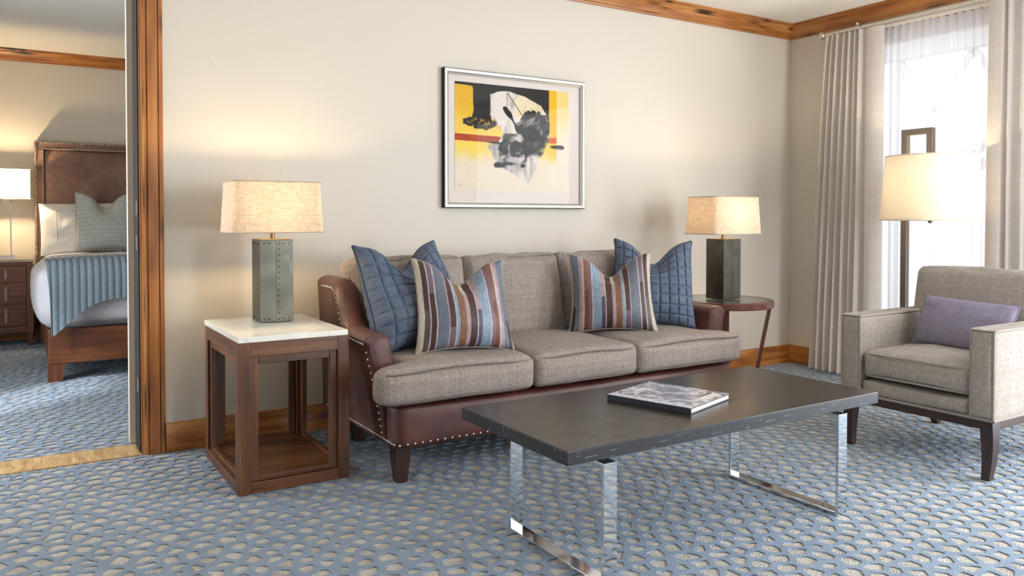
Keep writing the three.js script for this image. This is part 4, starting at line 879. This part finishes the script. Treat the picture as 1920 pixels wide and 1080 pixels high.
// ---------------------------------------------------------------- bedroom: bed
{
  const x0 = 0.19, x1 = 2.15, zf = -2.205, zh = -4.5;
  const B = thing('bed', 'bed with brown leather headboard, wood footboard and white duvet', 'bed');
  obj('footboard', bx(x0, x1, 0.122, 0.366, zf - 0.05, zf, 0.012, 'x'), M.bedwood, B);
  for (const x of [x0, x1 - 0.05]) obj('side_rail', bx(x, x + 0.05, 0.14, 0.35, zh, zf - 0.05, 0.006, 'z'), M.bedwood, B);
  for (const s of [0, 1]) {
    const X = s ? x1 : x0, d = s ? -1 : 1, ring = (y, w) => { const r = [[X, y, zf], [X + d * w, y, zf], [X + d * w, y, zf - 0.08], [X, y, zf - 0.08]]; return s ? r.reverse() : r; };
    obj('leg', planarUV(loft([ring(0, 0.088), ring(0.124, 0.108)], { smooth: 0.3 })), M.bedwood, B);
    obj('leg', planarUV(loft([ring(0, 0.088), ring(0.145, 0.108)].map((r) => r.map(([a, b, c]) => [a, b, c - 2.05])), { smooth: 0.3 })), M.bedwood, B);
  }
  // headboard: padded panel in a nail-studded border
  const hx0 = 0.165, hx1 = 2.18, hy = 1.876, fw = 0.08;
  const hb = obj('headboard', [bx(hx0, hx1, hy - fw, hy, zh - 0.1, zh, 0.008, 'x'), bx(hx0, hx0 + fw, 0.02, hy - fw, zh - 0.1, zh, 0.008), bx(hx1 - fw, hx1, 0.02, hy - fw, zh - 0.1, zh, 0.008)], M.suede, B);
  const pad = cushion(hx1 - hx0 - 2 * fw, hy - fw - 0.2, 0.09, { r: 0.025, top: 0, front: 0.03, n: [30, 24, 6], seed: 91, wrinkle: 0.004 }); pad.translate((hx0 + hx1) / 2, (hy - fw + 0.2) / 2, zh - 0.055);
  obj('padded_panel', pad, M.suede, hb);
  const nail = new THREE.SphereGeometry(0.0085, 7, 4), N = [], put = (x, y) => N.push(nail.clone().translate(x, y, zh + 0.001));
  for (const [q, yy] of [[0.012, hy - 0.012], [fw - 0.01, hy - fw + 0.01]]) { for (let x = hx0 + q; x < hx1 - q; x += 0.021) put(x, yy); for (let y = 0.5; y < yy; y += 0.021) { put(hx0 + q, y); put(hx1 - q, y); } }
  stuff(obj('nailhead_trim', mergeGeometries(N.map(plain)), M.nickel, hb));
  const mt = cushion(x1 - x0 - 0.1, 0.24, 2.1, { r: 0.06, top: 0, front: 0, n: [10, 4, 10], seed: 92 }); mt.translate((x0 + x1) / 2, 0.47, (zf + zh) / 2 - 0.02);
  obj('mattress', mt, M.linenWhite, B);
  // duvet: plump, hanging over the sides
  const dv = cushion(x1 - x0 + 0.1, 0.46, 2.17, { r: 0.13, top: 0.035, front: 0.05, back: 0, side: 0.035, n: [46, 16, 46], seed: 93, wrinkle: 0.02, warp: (v, u, s, t) => { v.x *= 1 - 0.045 * sstep(-0.3, -0.85, t); } });
  dv.translate((x0 + x1) / 2, 0.585, (zf + zh) / 2 - 0.012);
  tag(obj('duvet', dv, M.duvet), 'plump white duvet spread over the bed', 'duvet');
  // knit throw: lies on the duvet, hangs over the near corner
  const px0 = x0 - 0.085, pz1 = zf + 0.06, topY = 0.822, R = 0.11, pz0 = -2.62;
  const drop = (s) => s <= 0 ? [0, 0] : s < R * Math.PI / 2 ? [R * Math.sin(s / R), -R * (1 - Math.cos(s / R))] : [R, -R - (s - R * Math.PI / 2)];
  const rise = (x, z) => 0.035 * Math.pow(Math.max(0, 1 - ((x - 1.17) / 1.05) ** 2), 0.6) * 0.9;
  const th = (u, v, off) => {
    const a = lerp(-0.03, 1.7, u), len = 0.3 + 0.26 * Math.exp(-Math.pow(Math.max(0, a + 0.02) / 0.2, 1.6)), b = lerp(pz0 - (pz1 - R), len, v); // a: across, b: past the front edge
    const sa = Math.max(0, -a), sb = Math.max(0, b), s = Math.hypot(sa, sb), [o, dy] = drop(s), ca = s ? sa / s : 0, cb = s ? sb / s : 0;
    let x = px0 + R + Math.max(0, a) - o * ca, z = pz1 - R + Math.min(0, b) + o * cb;
    const rib = 0.010 * Math.abs(Math.sin(a * Math.PI / 0.044)) + 0.008, fl = s > R * 1.57 ? 0.035 * (s - R * 1.57) / 0.3 : 0;
    const nx = -ca * Math.min(1, o / R), nzz = cb * Math.min(1, o / R), ny = Math.sqrt(Math.max(0, 1 - nx * nx - nzz * nzz));
    const q = rib + off;
    return [x + nx * q - ca * fl * 0.4, topY + dy + rise(x, z) * (s > 0 ? Math.max(0, 1 - s / 0.2) : 1) + ny * q, z + nzz * q + cb * fl * 0.3];
  };
  tag(obj('knit_throw', sheet(420, 60, (u, v) => th(u, v, 0.004), (u, v) => [u * 2.06, v * 0.9]), M.knit), 'grey blue ribbed knit throw over the foot of the bed', 'blanket');
  M.knit.side = THREE.DoubleSide;
  // pillows against the headboard
  const eu = thing('bed_pillow', 'white bed pillow with stitched border against the headboard', 'pillow');
  const p1 = pillow({ w: 0.68, h: 0.5, t: 0.2, n: 40, pinch: 0.03, seed: 94, wrinkle: 0.03 });
  obj('cover', p1.g, M.linenWhite, eu);
  { const pts = [[-0.2, -0.23], [-0.2, 0.16], [0.2, 0.16], [0.2, -0.23]].map(([a, b]) => { const u = a / 0.34, v = b / 0.25; return [a, b, 0.1 * Math.pow((1 - u * u) * (1 - v * v), 0.5) + 0.004]; }); obj('stitched_border', tube([pts[0], [-0.2, -0.05, 0.088], [-0.2, 0.1, 0.078], pts[1], [-0.1, 0.16, 0.079], [0.1, 0.16, 0.079], pts[2]], 0.002, 60, false, 5, 0.1), mat({ color: 0x7d776e, roughness: 0.9 }), eu); }
  placePillow(eu, [0.535, 1.05, -4.3], 0, 15 * D2R, 0.02);
  const n = noiseOf(605, 64);
  const rings = tex(512, 512, (u, v) => {
    const N = 14, a = u * N, b = v * N, o = Math.floor(b) % 2 ? 0.5 : 0, fx = (a + o) - Math.floor(a + o) - 0.5, fy = b - Math.floor(b) - 0.5, d = Math.hypot(fx, fy);
    const ring = Math.abs(d - 0.4) < 0.05 || Math.abs(d - 0.18) < 0.045;
    return ring ? mix3(hex(0x7d8480), hex(0x8d9490), n(u * 30, v * 30)) : mix3(hex(0xb3b8b2), hex(0xc6cac4), n(u * 40, v * 40));
  }, { repeat: false });
  const sq = thing('patterned_pillow', 'silver grey pillow with ring pattern on the bed', 'pillow');
  const p2 = pillow({ w: 0.52, h: 0.56, t: 0.2, n: 60, chop: 0.13, pinch: 0.05, seed: 95, uvW: true });
  obj('cover', p2.g, mat({ map: rings, roughness: 0.7, sheen: 0.4 }), sq); obj('piping', tube(p2.rim, 0.006, 160, true), M.oatmeal, sq);
  placePillow(sq, [0.725, 1.115, -4.09], 0, 16 * D2R, 0);
}
// nightstand and its lamp
{
  const x1 = 0.138, x0 = -0.46, z1 = -4.165, z0 = -4.59;
  const T = thing('nightstand', 'dark wood three drawer nightstand with grey stone top beside the bed', 'nightstand');
  obj('body', [bx(x1 - 0.05, x1, 0.12, 0.757, z0, z1, 0.003), bx(x0, x0 + 0.05, 0.12, 0.757, z0, z1, 0.003), bx(x0 + 0.05, x1 - 0.05, 0.12, 0.178, z0, z1, 0.003, 'x'), bx(x0 + 0.05, x1 - 0.05, 0.722, 0.757, z0, z1, 0.003, 'x'), bx(x0 + 0.05, x1 - 0.05, 0.178, 0.722, z0, z1 - 0.02, 0.002, 'x')], M.bedwood, T);
  for (const x of [x0, x1 - 0.05]) for (const z of [z0, z1 - 0.05]) obj('leg', bx(x + 0.004, x + 0.046, 0, 0.122, z + 0.004, z + 0.046, 0.003), M.bedwood, T);
  for (const [a, b] of [[0.182, 0.374], [0.38, 0.57], [0.576, 0.718]]) {
    const d = obj('drawer', bx(x0 + 0.053, x1 - 0.053, a, b, z1 - 0.02, z1 - 0.003, 0.002, 'x'), M.bedwood, T);
    for (const hx of [-0.07, -0.252]) obj('handle', bx(hx - 0.012, hx + 0.012, a + 0.03, b - 0.03, z1 - 0.003, z1 + 0.008, 0.003), M.bronze, d);
  }
  obj('top', bx(x0 - 0.006, x1 + 0.006, 0.757, 0.782, z0 - 0.006, z1 + 0.008, 0.003, 'x'), M.greyStone, T);
  const L = thing('bedside_lamp', 'bedside lamp with white rectangular shade on an open chrome frame', 'lamp', [-0.11, 0.782, -4.36]);
  obj('base', bx(-0.11, 0.11, 0, 0.03, -0.055, 0.055, 0.002), M.chrome, L);
  for (const x of [-0.088, 0.076]) obj('frame_post', bx(x, x + 0.012, 0.03, 0.525, -0.006, 0.006, 0.001), M.chrome, L);
  obj('frame_bar', bx(-0.088, 0.088, 0.513, 0.525, -0.006, 0.006, 0.001), M.chrome, L);
  obj('socket', new THREE.CylinderGeometry(0.014, 0.014, 0.1, 12).translate(0, 0.575, 0), M.chrome, L);
  const s = obj('shade', shadeGeo(0.47, 0.2, 0.47, 0.2, 0.27, 0.006).translate(0, 0.545, 0), M.shadeWhite, L);
  for (const y of [0.545, 0.815]) obj('rim', tube(rrect(0.47, 0.2, 0.006).map(([a, b]) => [a, y, b]), 0.003, 120, true), M.shadeWhite, s);
  bulb(L, 0.68, 0.03, WARM, 3.2);
}
renderer.render(scene, camera);
